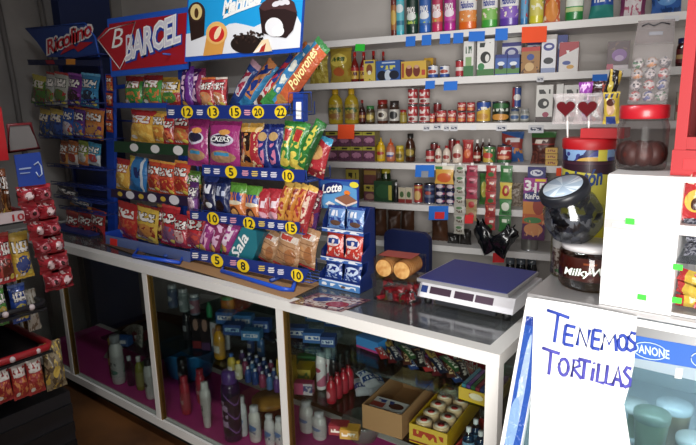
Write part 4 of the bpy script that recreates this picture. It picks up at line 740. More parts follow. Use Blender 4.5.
def ptext(mb, s, x, y, wpx, hpx, Y, m, off=.02, shear=.0, skew=0.0):
    c = PY(x, y, Y); w = (PY(x+wpx/2, y, Y)-PY(x-wpx/2, y, Y)).length; h = PY(x, y-hpx/2, Y).z-PY(x, y+hpx/2, Y).z
    mb.text(s, w, h, lambda a, b: (c.x+a, Y, c.z+b+skew*a), m, off, shear)
def oval(mb, x, y, wpx, hpx, Y, m, n=20):
    c = PY(x, y, Y); w = (PY(x+wpx/2, y, Y)-PY(x-wpx/2, y, Y)).length/2; h = (PY(x, y-hpx/2, Y).z-PY(x, y+hpx/2, Y).z)/2
    mb.flat([(c.x+w*math.cos(2*PI*i/n), Y, c.z+h*math.sin(2*PI*i/n)) for i in range(n)], m)
# ---- the centre rack
o = PZ(250, 268, CT); root = empty('snack_rack', (o.x, 1.72, CT), 'blue wire counter rack with yellow price ovals and a big cake sign on top', 'rack'); O = root.location
Ys = [1.70, 1.68, 1.66, 1.62]
rails = [([(167, 118.5), (284, 119), (289, 105.5), (166, 105)], [('12', 187, 112), ('13', 213, 112), ('15', 235, 112), ('20', 258, 112), ('22', 280.5, 112)]),
         ([(202, 175.5), (304.5, 182.5), (305, 170), (202, 164.5)], [('5', 231, 172), ('10', 288, 176)]),
         ([(190, 219), (298, 233.5), (301, 222.5), (190, 210.5)], [('10', 213, 218.5), ('12', 249, 223.5), ('15', 291, 228)]),
         ([(190, 258.5), (303, 283), (309, 270), (190, 249.5)], [('5', 217, 260.5), ('8', 243, 266), ('10', 297, 275.5)])]
for (q, nums), Y in zip(rails, Ys):
    m = MB(); panel(m, q, Y, .004, mat('1c3078', .4)); 
    yl = lambda x: q[3][1]+(q[2][1]-q[3][1])*(x-q[3][0])/(q[2][0]-q[3][0])
    yb = lambda x: q[0][1]+(q[1][1]-q[0][1])*(x-q[0][0])/(q[1][0]-q[0][0])
    for t, x, y in nums:
        oval(m, x, y, 12, 12.5, Y-.0015, YEL); ptext(m, t, x, y, 3.2*len(t)+1.5, 8, Y-.003, INK, .02)
    x = q[3][0]+5; i = 0
    while x < q[2][0]-8:
        if all(abs(x-n[1]) > 9 for n in nums):
            c = ['f0ece8', 'e8e4ee', 'e8a0b0', 'e8c860'][i % 4]; my = (yl(x)+yb(x))/2; i += 1
            for s_ in (-1, 0, 1): panel(m, [(x-3.2+abs(s_), my+s_*2+1), (x+3.2-abs(s_), my+s_*2+1.2), (x+3.4, my+s_*2), (x-3, my+s_*2-.2)], Y-.001, .0008, mat(c, .5))
        x += 9.5
    m.build('price_rail', root, O)
    a, b = PY(q[3][0], q[3][1], Y), PY(q[2][0], q[2][1], Y); lo = PY(q[0][0], q[0][1], Y).z; m = MB()
    for k in range(5):
        yy = Y+.012+.036*k; m.bar((a.x, yy, lo+.006), (b.x, yy, lo+.006), .0022, wire)
    for k in range(9):
        xx = a.x+(b.x-a.x)*k/8; m.tube([(xx, Y+.008, lo+.05), (xx, Y+.008, lo+.006), (xx, Y+.16, lo+.006), (xx, Y+.16, lo+.06)], .0022, wire, 5)
    m.bar((a.x, Y+.008, lo+.05), (b.x, Y+.008, lo+.05), .0025, wire); m.build('wire_shelf', root, O)
xl, xr = PY(190, 230, 1.80).x+.04, PY(300, 230, 1.80).x
m = MB()
for x in (xl, xr):
    m.tube([(x, 1.60, CT+.012), (x, 1.83, CT+.012), (x, 1.85, 1.3), (x, 1.85, 2.15)], .009, wire, 8)
m.bar((xl, 1.85, 1.25), (xr, 1.85, 1.25), .006, wire); m.bar((xl, 1.85, 1.6), (xr, 1.85, 1.6), .006, wire); m.bar((xl, 1.85, 2.0), (xr, 1.85, 2.0), .006, wire)
m.bar((xl, 1.85, 1.95), (xl, 1.70, 1.95), .005, wire); m.bar((xr, 1.85, 1.95), (xr, 1.70, 1.95), .005, wire); m.build('wire_frame', root, O)
m = MB(); q = [PZ(222, 271, CT+.012), PZ(226, 262, CT+.012), PZ(297, 277, CT+.012), PZ(292, 290, CT+.012), PZ(282, 289, CT+.012)]
m.tube(q, .010, mat('1f4fc0', .35), 8, True); m.build('base_loop', root, O)
# blue upright with a white card right of the top shelf
m = MB(); panel(m, [(293, 121), (303, 121.5), (303, 94), (293, 93)], 1.72, .03, P('1f3f92')); panel(m, [(296, 119), (301, 119), (301, 102), (296, 102)], 1.717, .002, wht)
m.tube([PY(288, 110, 1.70), PY(312, 112, 1.70), PY(311, 92, 1.70), PY(289, 93, 1.70)], .002, wire, 5, True); m.build('side_bracket', root, O)
# sign with cakes
Y = 1.70; sy = lambda x: 62-(x-185)*.086
m = MB(); panel(m, [(184.5, 62), (300, 52), (304, -14), (188, -8)], Y, .012, P('1a4fb8'))
panel(m, [(185.5, 57), (299.6, 47.5), (303.5, -13), (189, -7)], Y-.001, .001, mat('1f9ad8', .4))
wave = [(185.5, 57), (299.6, 47.5), (301, 24), (296, 14), (290, 21), (284, 27), (272, 24), (262, 23), (254, 27), (246, 25), (236, 23), (229, 24), (220, 30), (212, 28), (205, 36), (196, 34), (191, 33), (186, 34)]
panel(m, wave, Y-.002, .0008, mat('e0e0e4', .5))
def poly_oval(x, y, rx, ry, Yq, c, rot=0.0, n=22): panel(m, [(x+rx*math.cos(2*PI*i/n)*math.cos(rot)-ry*math.sin(2*PI*i/n)*math.sin(rot), y+rx*math.cos(2*PI*i/n)*math.sin(rot)+ry*math.sin(2*PI*i/n)*math.cos(rot)) for i in range(n)][::-1], Yq, .0006, mat(c, .45))
panel(m, [(191, 41), (204, 36), (205, 12), (188, 10)], Y-.003, .0006, mat('2c1c18', .4)); poly_oval(196.5, 12, 8.5, 10, Y-.004, '3a2620'); poly_oval(196.2, 12, 5.8, 8, Y-.005, 'd8c080'); poly_oval(196.4, 13, 2, 5, Y-.006, '4a3018')
panel(m, [(203, 56), (222, 54), (226, 34), (207, 34)], Y-.0045, .0006, mat('d89a4a', .45)); poly_oval(216.5, 33, 10.5, 11.5, Y-.0055, 'e8b468', .3); poly_oval(216.5, 34, 7.6, 8, Y-.0065, 'c82a28', .3); poly_oval(217.6, 33, 2.6, 7, Y-.0075, 'f0d8b0', .4)
poly_oval(246, 44, 15.5, 9.5, Y-.0045, '221714'); rr = random.Random(3)
for i in range(34): poly_oval(247+rr.uniform(-13, 15), 37+rr.uniform(-7, 6), 1.9, 1.0, Y-.0055-.0001*i, rr.choice(('1a1210', '2c1e1a', '3c2a24')), rr.uniform(0, 3))
panel(m, [(253, 53), (272, 51), (268, 39), (262, 40)], Y-.0092, .0006, mat('e8d0a8', .5)); panel(m, [(255, 52.6), (264, 51.6), (266, 43)], Y-.0097, .0004, mat('a82a24', .5)); panel(m, [(253, 53), (259, 52), (263, 43)], Y-.0099, .0004, mat('f0e8e0', .5))
panel(m, [(262, 33), (272, 36), (286, 38), (293, 30), (297, 15), (294, 3), (284, -4), (270, -1), (259, 8)], Y-.0045, .0006, mat('2a1a1a', .4)); panel(m, [(259, 8), (262, 3), (270, -3), (284, -5), (294, 2), (297, 13), (285, 9), (272, 9), (264, 11)], Y-.0055, .0006, mat('4a3030', .35))
poly_oval(274, 27, 9, 9.5, Y-.0065, 'e4e2e4'); poly_oval(278, 31, 6, 5.5, Y-.0067, 'f0eeee')
for i in range(3): poly_oval(276+5*i, 4-1.2*i, 4.2, 2.6, Y-.0066-.0002*i, 'd8d4d8', -.4+.5*i)
ptext(m, 'Marinela', 241, 2, 40, 15, Y-.0035, wht, .05, .4, .1); panel(m, [(223, 19), (224, 14.5), (256, 3), (262, 3.5), (236, 13)], Y-.0035, .0005, wht)
m.build('sign', root, O)
# ---- packs on the centre rack
def bm(base, c2, c3, lt='f0e8e0', k=0):
    """common snack print: lettering on the upper half, picture below"""
    dkc = '%02x%02x%02x' % tuple(int(int(base[q:q+2], 16)*.35) for q in (0, 2, 4))
    L = [(('e', c3, .52, .3, .42, .2), ('n', c2, 7, .56, .08, .94, .1, .46), ('e', c3, .45, .26, .2, .1), ('s', lt, .1, .9, .58, .8, 8, 12, dkc), ('r', c2, 0, 1, .93, 1), ('e', 'e8d040', .8, .12, .13, .06), ('s', lt, .1, .6, .06, .12, 12, 2)),
         (('h', c2, .25, -1, -.25), ('e', c3, .55, .32, .34, .2), ('n', base, 8, .6, .2, .9, .14, .5), ('s', lt, .08, .92, .58, .82, 8, 11, dkc), ('r', c2, 0, 1, 0, .06), ('s', lt, .2, .8, .48, .53, 14, 2)),
         (('r', c2, 0, 1, .84, 1), ('n', c3, 6, .53, .05, .95, .08, .55), ('n', base, 9, .62, .1, .9, .1, .5), ('s', lt, .12, .88, .6, .82, 8, 12, c2), ('e', 'e8e0d0', .24, .14, .13, .06)),
         (('d', c2, .9, .5, .3, 0, 1, .0, .5), ('e', c3, .5, .36, .36, .18), ('n', dkc, 8, .64, .2, .8, .2, .5), ('s', lt, .1, .9, .6, .8, 8, 12, dkc))][k % 4]
    return prt(base, L, .24, .4, .03)
RB(181, 192.5, 66, 108, 1.75, prt('3f1a5a', (('s', 'e0b8d0', .12, .5, .15, .9, 3, 9), ('e', 'd8a030', .35, .1, .2, .06), ('r', '6a2a8a', .6, 1, 0, 1)), .24, .4), 'wafer_pack', 'dark purple wafer pack, leftmost on the top tier of the centre rack', cat='snack pack')
RB(192, 204, 68, 108, 1.76, prt('4a1a5a', (('s', 'e8c0d8', .12, .6, .15, .9, 3, 9), ('r', '8a2a5a', .65, 1, 0, 1)), .24, .4), 'wafer_pack', 'second dark purple wafer pack on the top tier, behind the red cookie packs', cat='snack pack')
RB(200, 214, 77, 108, 1.73, bm('b02428', 'd8702c', 'c88a58', k=0), 'cookie_pack', 'left red cookie pack on the top tier of the centre rack', cat='snack pack')
RB(213, 226, 77, 108, 1.74, bm('b8242c', 'e8d8c8', 'c07848', k=0), 'cookie_pack', 'right red cookie pack on the top tier, beside the tilted tubes', cat='snack pack')
tb = 'cookie_tube'
RT(233, 108, 253, 62, 12, 1.825, prt('2a4f9c', (('r', 'e0d8e0', .2, .8, .3, .8), ('s', 'b02a4a', .25, .75, .32, .8, 3, 9), ('r', 'd8a8b8', 0, 1, .9, 1)), .24, .4), tb, 'leftmost tilted cookie tube, blue and white with pink', cat='cookie tube')
RT(243, 108, 270, 62, 14, 1.805, prt('d88a48', (('r', '2a8ac0', 0, 1, 0, .25), ('s', '1f3a8a', .2, .75, .3, .92, 3, 9), ('r', '3a9ad0', .78, 1, .2, 1), ('n', '8a4a20', 5, .62, 0, 1, .5, .9)), .24, .4), tb, 'second tilted cookie tube, orange with a blue foot', cat='cookie tube', txt=[])
RT(257, 108, 290, 58, 13, 1.785, prt('e4d8d0', (('r', '28408f', 0, 1, .55, 1), ('s', 'c82a3a', .2, .8, .3, .9, 3, 9), ('e', '6a3a24', .5, .15, .4, .1)), .24, .4), tb, 'third tilted cookie tube, white and navy with red lettering', cat='cookie tube')
RT(265, 108, 305, 46, 16, 1.765, prt('2a86c0', (('r', '3fa048', 0, 1, 0, .3), ('s', 'f0f0e0', .2, .8, .3, .9, 3, 9), ('r', 'd8782c', .0, .25, .2, 1)), .24, .4), tb, 'fourth tilted cookie tube, blue with a bright green foot', cat='cookie tube')
lastt = RT(278, 107, 319, 42, 19, 1.742, prt('d8622c', (('r', '3a94c0', 0, .22, 0, 1), ('e', 'c88a3a', .6, .1, .5, .08), ('r', '3f8a48', 0, 1, .93, 1)), .24, .4), tb, 'rightmost and longest tilted cookie tube, orange with cream lettering', cat='cookie tube')
# lettering running up the last two tubes
def tubetext(s, bx, by, tx, ty, f0, f1, hp, Y, m, name, o):
    a, b = PY(bx, by, Y), PY(tx, ty, Y); v = (b-a); L = v.length; e = v/L; n = Vector((-e.z, 0, e.x)); c = a+v*(f0+f1)/2; k = (PY(bx+hp, by, Y)-PY(bx, by, Y)).length
    t = MB(); t.text(s, L*(f1-f0), k, lambda x, z: c+e*x+n*z, m, .02, .1); q = t.build(name, None, o.location); bpy.context.view_layer.update(); q.parent = o; q.matrix_parent_inverse = o.matrix_world.inverted()
tubetext('Polvorones', 278, 107, 319, 42, .33, .9, 8, 1.7085, mat('f2e4a0', .5), 'lettering', lastt)
# second tier
pk = prt('a82a78', (('e', 'b88a60', .5, .24, .42, .13), ('r', '3a9ac8', .25, .75, .26, .33), ('e', 'd8d0e0', .5, .6, .4, .14), ('e', '2c2440', .5, .61, .34, .1), ('e', 'e8a040', .6, .76, .2, .06)), .24, .4, .03)
RB(186, 207, 119, 166, 1.73, pk, 'cracker_bag', 'left pink cracker bag on the second tier of the centre rack')
RB(207, 239, 121, 168, 1.71, pk, 'cracker_bag', 'large pink bag of round crackers with white and black lettering', txt=[('CKERS', .18, .82, .56, .67, wht, .02, .2)])
RB(239, 262, 123, 168, 1.72, prt('c8782c', (('r', 'a81f2c', .62, 1, 0, 1), ('s', '2a1a14', .1, .6, .12, .85, 4, 7), ('r', 'e0a838', 0, 1, .8, 1), ('n', 'e8c890', 5, .6)), .24, .4), 'cookie_pack', 'orange and red cookie pack right of the large pink bag', cat='snack pack')
for x0, x1, lab in ((257, 270, 'left'), (267, 282, 'right')):
    RB(x0, x1, 124, 169, 1.73 if x0 < 260 else 1.715, prt('1f2f78', (('s', 'd87aa0', .3, .7, .1, .6, 3, 8), ('e', 'c8a060', .55, .72, .3, .1), ('r', '2f4aa0', 0, .2, 0, 1)), .24, .4), 'cookie_pack', lab+' of two navy cookie packs on the second tier', cat='snack pack')
gr = prt('2f8a34', (('s', 'e8d040', .2, .8, .15, .9, 3, 8), ('r', 'b82a24', .3, .75, .62, .85), ('e', 'd8c030', .5, .2, .4, .09)), .24, .4)
RT(286, 172, 288, 121, 13, 1.72, gr, 'marshmallow_pack', 'leftmost green and yellow pack on the second tier', cat='snack pack')
RT(294, 173, 300, 122, 15, 1.71, gr, 'marshmallow_pack', 'middle green and yellow pack on the second tier', cat='snack pack')
RT(300, 173, 318, 121, 13, 1.69, prt('2a7a30', (('s', 'd8c838', .3, .7, .2, .9, 3, 9), ('r', 'd8b82c', 0, 1, 0, .12), ('r', '1f5a24', .8, 1, 0, 1)), .24, .4), 'marshmallow_pack', 'rightmost green pack, leaning out over the end of the second tier', cat='snack pack')
RT(314, 176, 321, 136, 21, 1.73, prt('b82430', (('e', 'd8a058', .45, .6, .4, .18), ('h', '3aa0c8', .2, 1, 1.02), ('r', '8a1a24', 0, 1, 0, .2), ('n', 'e8c0a0', 6, .62, 0, 1, .0, .4)), .24, .4), 'snack_bag', 'red bag with a light blue top hanging off the right end of the second tier')
# third tier
RB(188, 197, 182, 214, 1.72, bm('5a2a6a', '8a4a9a', 'c8a8b8', k=1), 'cookie_pack', 'purple pack, leftmost on the third tier of the centre rack', cat='snack pack')
RB(202, 217, 176, 214, 1.70, prt('1a1f48', (('s', 'e8e8f0', .15, .85, .55, .78, 6, 3), ('e', '3a2a24', .4, .3, .3, .14), ('e', 'e8e8e8', .6, .25, .2, .08), ('r', '2a3f8a', 0, 1, .85, 1)), .24, .4), 'cookie_pack', 'left navy sandwich cookie pack on the third tier', cat='snack pack')
RB(215, 229, 178, 217, 1.70, prt('18265a', (('s', 'c8d0e8', .15, .85, .55, .78, 6, 3), ('e', '2a1a18', .5, .3, .3, .14)), .24, .4), 'cookie_pack', 'right navy cookie pack on the third tier, beside the green topped packs', cat='snack pack')
tk = prt('d8782c', (('r', '5a9a2c', 0, 1, .74, 1), ('s', '2a3f9a', .1, .9, .5, .76, 6, 3), ('e', 'e8d8b8', .5, .48, .42, .06), ('e', '5a2a1a', .42, .22, .34, .16), ('e', 'd89a4a', .5, .22, .18, .09)), .24, .4, .03)
for x0, x1, lab in ((229, 245, 'left'), (245, 261, 'right')): RB(x0, x1, 183 if x0 < 240 else 186, 220 if x0 < 240 else 222, 1.69, tk, 'cookie_pack', lab+' orange cookie pack with a green top on the third tier', cat='snack pack')
for x0, x1, lab in ((258, 270, 'left'), (268, 282, 'right')): RB(x0, x1, 189, 226, 1.69, prt('b82432', (('s', 'f0d8e0', .15, .85, .5, .76, 6, 3), ('e', 'e8a8b8', .5, .28, .34, .12), ('r', 'd8d0c8', 0, 1, 0, .12)), .24, .4), 'cookie_pack', lab+' red cookie pack beside the yellow sticks on the third tier', cat='snack pack')
for i, (bx, tx, lab) in enumerate(((279, 287, 'leftmost'), (287, 296, 'second'), (295, 304, 'third'), (302, 311, 'rightmost'))):
    RT(bx, 228+i*1.3, tx, 182+i*1.6, 10, 1.69-.006*i, prt(('d89a28', 'd88a20', 'd88428', 'b02a30')[i], (('s', ('a82a1c', '8a2a1c', 'b02a20', 'e8c8b0')[i], .25, .75, .2, .9, 3, 9), ('r', 'e8b84a', 0, 1, .9, 1)), .24, .4), 'cookie_stick', lab+' of four leaning '+('yellow' if i < 3 else 'yellow and red')+' stick packs on the third tier', cat='snack pack')
RT(311, 232, 316, 190, 9, 1.71, bm('8a1f3a', '5a2a6a', 'c86a48', k=1), 'cookie_pack', 'wine red pack at the right end of the third tier', cat='snack pack')
# fourth tier
for bx, tx, lab, c, c2 in ((204, 209, 'leftmost', '9a2a7a', 'e8a8c8'), (213, 221, 'second', '8a2a5a', 'e0b0d0'), (224, 233, 'third', 'a83a88', 'e8d0e0')):
    RT(bx, 254, tx, 223, 12, 1.66+.004*(bx-204)/10, prt(c, (('s', c2, .2, .8, .2, .9, 3, 6), ('e', 'd8a040', .5, .2, .3, .12), ('r', '3a8a4a', 0, .3, .0, .3)), .24, .4), 'wafer_pack', lab+' of three leaning pink and purple packs on the bottom tier', cat='snack pack')
# teal box leaning
Y = 1.655; q = [PY(x, y, Y) for x, y in ((226, 259), (250, 266), (264, 233), (242, 227))]; c0 = q[0]; m = MB(); m.slab(q, (0, .04, 0), P('0f5f6e'), prt('1a7f8e', (('r', '0f5f6e', .82, 1, 0, 1),)))
a, b = PY(233, 258, Y), PY(247, 232, Y); v = b-a; e = v.normalized(); n = Vector((-e.z, 0, e.x)); cc = (a+b)/2
m.text('Sala', v.length*.85, .055, lambda x, z: cc+e*x+n*z-Vector((0, .002, 0)), wht, .02, .1); tag(m.build('cracker_box', None, c0), 'teal cracker box with white lettering leaning on the bottom tier', 'box')
for bx, tx, y0, y1, w, lab, Y in ((266, 272, 231, 262, 17, 'left clear pack of brown buns', 1.685), (285, 290, 231, 268, 26, 'large clear pack of tan cookies in the middle', 1.665), (305, 309, 229, 267, 19, 'right clear pack of round golden buns', 1.68)):
    RT(bx, y1, tx, y0, w, Y, prt('b88a60', (('e', 'c8905a', .3, .35, .2, .2), ('e', 'a86a38', .7, .35, .2, .22), ('r', 'd8c8b8', .12, .88, .72, .88), ('s', 'b83a2c', .2, .8, .74, .86, 6, 2), ('d', '8a5a34', 0, 5, .12, .1, .9, .05, .62), ('r', 'b82a2c', 0, 1, 0, .05)), .2, .5, .04), 'bun_pack', lab+' on the bottom tier', cat='snack pack', d=.05)
# ---- the left rack with the red sign
root = empty('snack_rack', (PZ(145, 255, CT).x, 1.76, CT), 'wide blue rack of chip bags under a red brand sign, left of the centre rack', 'rack'); O = root.location
fr = mat('1c3f9c', .4); m = MB()
panel(m, [(110, 250), (117, 252), (113, 74), (105, 74)], 1.80, .02, fr); panel(m, [(180, 262), (186, 263), (184, 64), (178, 64)], 1.81, .02, fr)
panel(m, [(108, 90), (184, 82), (184, 78), (108, 86)], 1.82, .015, fr)
for yy in (120, 160, 205): m.bar(PY(110, yy, 1.86), PY(186, yy+4, 1.86), .006, fr)
m.bar((O.x-.25, 1.68, CT+.008), (O.x+.25, 1.68, CT+.008), .008, fr); m.build('rack_frame', root, O)
m = MB(); panel(m, [(111, 77), (187, 69), (187, 7), (107, 19)], 1.745, .01, mat('2355b8', .4)); panel(m, [(112, 71), (187, 63.5), (187, 12.5), (109, 24)], 1.742, .002, mat('a01a26', .4))
panel(m, [(97, 39), (106, 28), (131, 21), (133, 23), (126, 55), (119, 69.5)], 1.738, .003, mat('a81c28', .4))
def line(mb, pts, Yq, r, mm): mb.tube([PY(x, y, Yq) for x, y in pts], r, mm, 5)
line(m, [(98, 40), (120, 69), (127, 54), (135, 22), (110, 29), (98, 40)], 1.735, .003, wht)
ptext(m, 'BARCEL', 151.5, 39.5, 59, 31, 1.7395, mat('22409c', .5), .10, .25, .12); ptext(m, 'BARCEL', 150.5, 38.5, 58, 29, 1.7385, wht, .05, .25, .12); ptext(m, 'BARCEL', 150.5, 38.5, 56, 26, 1.737, mat('d8d4e0', .5), .0, .25, .12); ptext(m, 'B', 117, 38, 13, 19, 1.734, wht, .0, .35)
m.build('sign', root, O)
def railz(q, Y, m0, dots, face=None):
    m = MB(); panel(m, q, Y, .004, m0, face)
    for x, y, r, c in dots: oval(m, x, y, r*2, r*1.9, Y-.001, mat(c, .6))
    m.build('price_rail', root, O)
    a, b = PY(*q[3], Y), PY(*q[2], Y); lo = PY(*q[0], Y).z; t = MB()
    for k in range(4): t.bar((a.x, Y+.01+.03*k, lo+.01), (b.x, Y+.01+.03*k, lo+.01), .0025, fr)
    for k in range(8): xx = a.x+(b.x-a.x)*k/7; t.tube([(xx, Y+.006, lo+.03), (xx, Y+.006, lo+.01), (xx, Y+.12, lo+.01)], .002, fr, 5)
    t.build('wire_shelf', root, O)
railz([(113, 108), (166, 108), (166, 103), (113, 103)], 1.775, mat('1c3f9c', .4), [])
railz([(114, 152), (188, 156), (188, 145), (114, 141)], 1.755, mat('1f3a24', .5), [(134, 147.5, 4.2, 'd8d4d0'), (155, 149, 4.4, 'd8d4d0'), (178, 150.5, 5, 'd8d4d0')])
railz([(111, 197), (190, 206.5), (190, 196.5), (111, 189)], 1.735, mat('2c1c3a', .5), [(130, 195, 4.2, 'd8d4d8'), (152, 198, 4.4, 'd8d4d8'), (174, 200, 5, 'd8d4d8'), (120, 194, 2.4, 'c8a83a'), (141, 196.5, 2.6, 'c8a83a'), (163, 199, 2.6, 'c8a83a')])
m = MB(); q = [(106, 246), (190, 262.5), (190, 252), (106, 235)]; Y = 1.615; panel(m, q, Y, .003, mat('5a6a9a', .25)); a, b = PY(106, 246, Y), PY(190, 262, Y); m.box(a.x, b.x, Y+.003, Y+.13, CT+.012, CT+.016, fr); m.box(a.x, a.x+.004, Y+.003, Y+.13, CT+.016, CT+.07, fr)
panel(m, [(110, 246), (117, 247.5), (117, 239.5), (110, 238)], Y-.002, .0015, mat('d82a24', .6)); m.build('clear_bin', root, O)
gb = lambda c, c2, c3, k: bm(c, c2, c3, k=k)
cat_ = dict(d=.05)
for x0, x1, y0, y1, Y, mm, nm, lab in (
    (124, 142, 76, 106, 1.80, gb('3a8a34', 'a82a24', 'd8782c', 2), 'chip_bag', 'left green chip bag on the top tier under the red sign'),
    (142, 161, 75, 106, 1.79, gb('3f9438', 'a82a24', 'd8702c', 2), 'chip_bag', 'right green chip bag on the top tier under the red sign'),
    (160, 180, 77, 107, 1.80, gb('d8a824', 'a81f24', '4a8a34', 1), 'chip_bag', 'yellow chip bag on the top tier under the red sign'),
    (129, 154, 110, 142, 1.78, gb('e0a82c', 'b02428', 'e8bc48', 2), 'chip_bag', 'big yellow chip bag with a red top on the second tier of the left rack'),
    (152, 165, 111, 143, 1.79, gb('d89c28', 'e8c048', 'c87a20', 0), 'chip_bag', 'narrow yellow chip bag beside the big yellow one on the second tier'),
    (163, 174, 116, 144, 1.775, gb('b81f24', '8a1a1c', 'd86a38', 0), 'chip_bag', 'narrow red chip bag on the second tier of the left rack'),
    (172, 190, 111, 145, 1.78, gb('b82428', 'd8b048', 'e07a38', 0), 'chip_bag', 'wide red and orange chip bag at the right end of the second tier'),
    (115, 130, 159, 190, 1.77, gb('d8a028', 'a82424', 'e8c860', 2), 'chip_bag', 'yellow and red chip bag, leftmost on the third tier'),
    (128, 146, 157, 191, 1.765, prt('2a78b8', (('r', 'd8b83a', 0, .3, .6, 1), ('r', 'c8d0d8', .78, .9, 0, 1), ('s', '1f2f6a', .2, .8, .4, .7, 6, 3)), .24, .4), 'chip_bag', 'blue chip bag on the third tier of the left rack'),
    (147, 161, 160, 192, 1.76, gb('c8441c', 'd8902c', 'a82a1c', 0), 'chip_bag', 'left orange red chip bag on the third tier'),
    (158, 175, 162, 195, 1.75, gb('d84a1f', 'e8a030', 'b82a1c', 0), 'chip_bag', 'middle orange red chip bag on the third tier'),
    (173, 189, 161, 196, 1.755, gb('d0401c', 'd89028', 'b02a1c', 0), 'chip_bag', 'right orange red chip bag on the third tier'),
    (187, 200, 171, 196, 1.76, gb('5a8a30', 'd88a2c', 'c86a28', 1), 'chip_bag', 'green and orange bag between the left rack and the navy cookie packs'),
    (116, 137, 203, 238, 1.72, gb('b82a20', 'a81c1c', 'c85a2c', 2), 'chip_bag', 'red chip bag, leftmost on the bottom tier of the left rack'),
    (135, 157, 206, 241, 1.71, gb('d8b02c', '8a2a1c', 'c8822c', 0), 'chip_bag', 'yellow chip bag with dark red lettering on the bottom tier'),
    (155, 163, 205, 241, 1.74, gb('8a1f24', 'c8a040', '5a1a1c', 0), 'chip_bag', 'dark red bag behind the yellow one on the bottom tier'),
    (160, 178, 206, 245, 1.715, gb('b81c28', 'd83a3a', '8a5a78', 0), 'chip_bag', 'red bag right of the yellow one on the bottom tier'),
    (174, 187, 215, 247, 1.70, gb('b01a2c', 'c83a4a', 'd8a8a0', 1), 'chip_bag', 'small crimson bag in front of two red ones on the bottom tier'),
    (185, 204, 213, 250, 1.70, gb('c01f2c', 'd84a38', 'a83a4a', 0), 'chip_bag', 'red bag at the right end of the bottom tier, behind the centre rack rail')):
    RB(x0, x1, y0, y1, Y, mm, nm, lab+(' of chips' if False else ''))
for i, (y0, y1) in enumerate(((75, 91), (93, 106), (108, 120), (121, 132))):
    RB(106, 113, y0, y1, 1.775, gb('b8401c', '8a1c1c', 'd88a38', i), 'candy_packet', ('topmost', 'second', 'third', 'lowest')[i]+' of four little red and orange packets clipped to the left post of the rack', d=.015, cat='packet', lean=0)
m = MB(); q = [PZ(134, 258, CT+.004), PZ(139, 250, CT+.004), PZ(184, 258, CT+.004), PZ(180, 265, CT+.004)]; m.tube([p+Vector((0, 0, .012)) for p in q], .010, mat('1c4cc0', .35), 8, True)
m.build('base_loop', root, O)
# ---- the far left rack
rx = PY(66, 150, 1.78).x; root = empty('snack_rack', (rx, 1.80, CT), 'dark blue wire rack in the far left corner under a tilted navy sign', 'rack'); O = root.location
nv = mat('1a2a6a', .4); m = MB(); a, b = PY(58, 57, 1.86), PY(98, 57, 1.86); zt = PY(70, 60, 1.86).z
for x in (a.x, b.x): m.box(x-.012, x+.012, 1.86, 1.875, CT, zt, nv)
m.box(a.x, b.x, 1.876, 1.88, CT+.2, zt, mat('141f4c', .5)); m.box(a.x-.02, b.x+.02, 1.66, 1.875, CT, CT+.012, nv); m.build('rack_frame', root, O)
m = MB(); panel(m, [(47, 57), (99, 57), (95, 37), (85, 23), (25, 28.5), (37, 42)], 1.76, .01, mat('1d3a7c', .4)); line(m, [(26, 28.5), (85, 23), (95, 37), (99, 57)], 1.757, .004, mat('2450b0', .4))
ptext(m, 'Ricolino', 68, 38, 50, 18, 1.756, mat('e4e0dc', .5), .12, .15, .12); ptext(m, 'Ricolino', 68, 38, 47, 15, 1.754, mat('c01f2c', .5), .02, .15, .12)
panel(m, [(60, 55), (64, 49), (72, 44), (76, 47), (80, 42), (93, 42), (78, 52), (74, 48)], 1.7545, .001, mat('b01f2c', .5)); m.build('sign', root, O)
m = MB(); panel(m, [(29, 65), (100, 66), (100, 60), (27, 59.5)], 1.73, .004, mat('1a2040', .5)); panel(m, [(47, 64), (55, 64), (53, 60), (45, 60)], 1.728, .001, mat('8a1f2c', .5)); panel(m, [(66, 64.5), (75, 64.5), (75, 59), (66, 59)], 1.728, .001, mat('c8802c', .5))
c1, c2 = PY(27, 63, 1.73), PY(100, 63, 1.73); m.box(c1.x, c2.x, 1.734, 1.86, c1.z-.01, c1.z-.005, nv); m.build('price_rail', root, O)
for yy, x0, x1 in ((106, 36, 100), (138, 40, 103), (166, 48, 104), (184, 52, 103), (197, 55, 103), (208, 60, 104), (241, 68, 105)):
    m = MB(); c1, c2 = PY(x0, yy, 1.72), PY(x1, yy, 1.72)
    for k in range(5): m.bar((c1.x, 1.72+.03*k, c1.z), (c2.x, 1.72+.03*k, c1.z), .003, nv)
    for k in range(8): xx = c1.x+(c2.x-c1.x)*k/7; m.tube([(xx, 1.716, c1.z+.02), (xx, 1.716, c1.z), (xx, 1.862, c1.z)], .0025, nv, 5)
    m.bar((c1.x, 1.716, c1.z+.02), (c2.x, 1.716, c1.z+.02), .003, nv); m.build('wire_shelf', root, O)
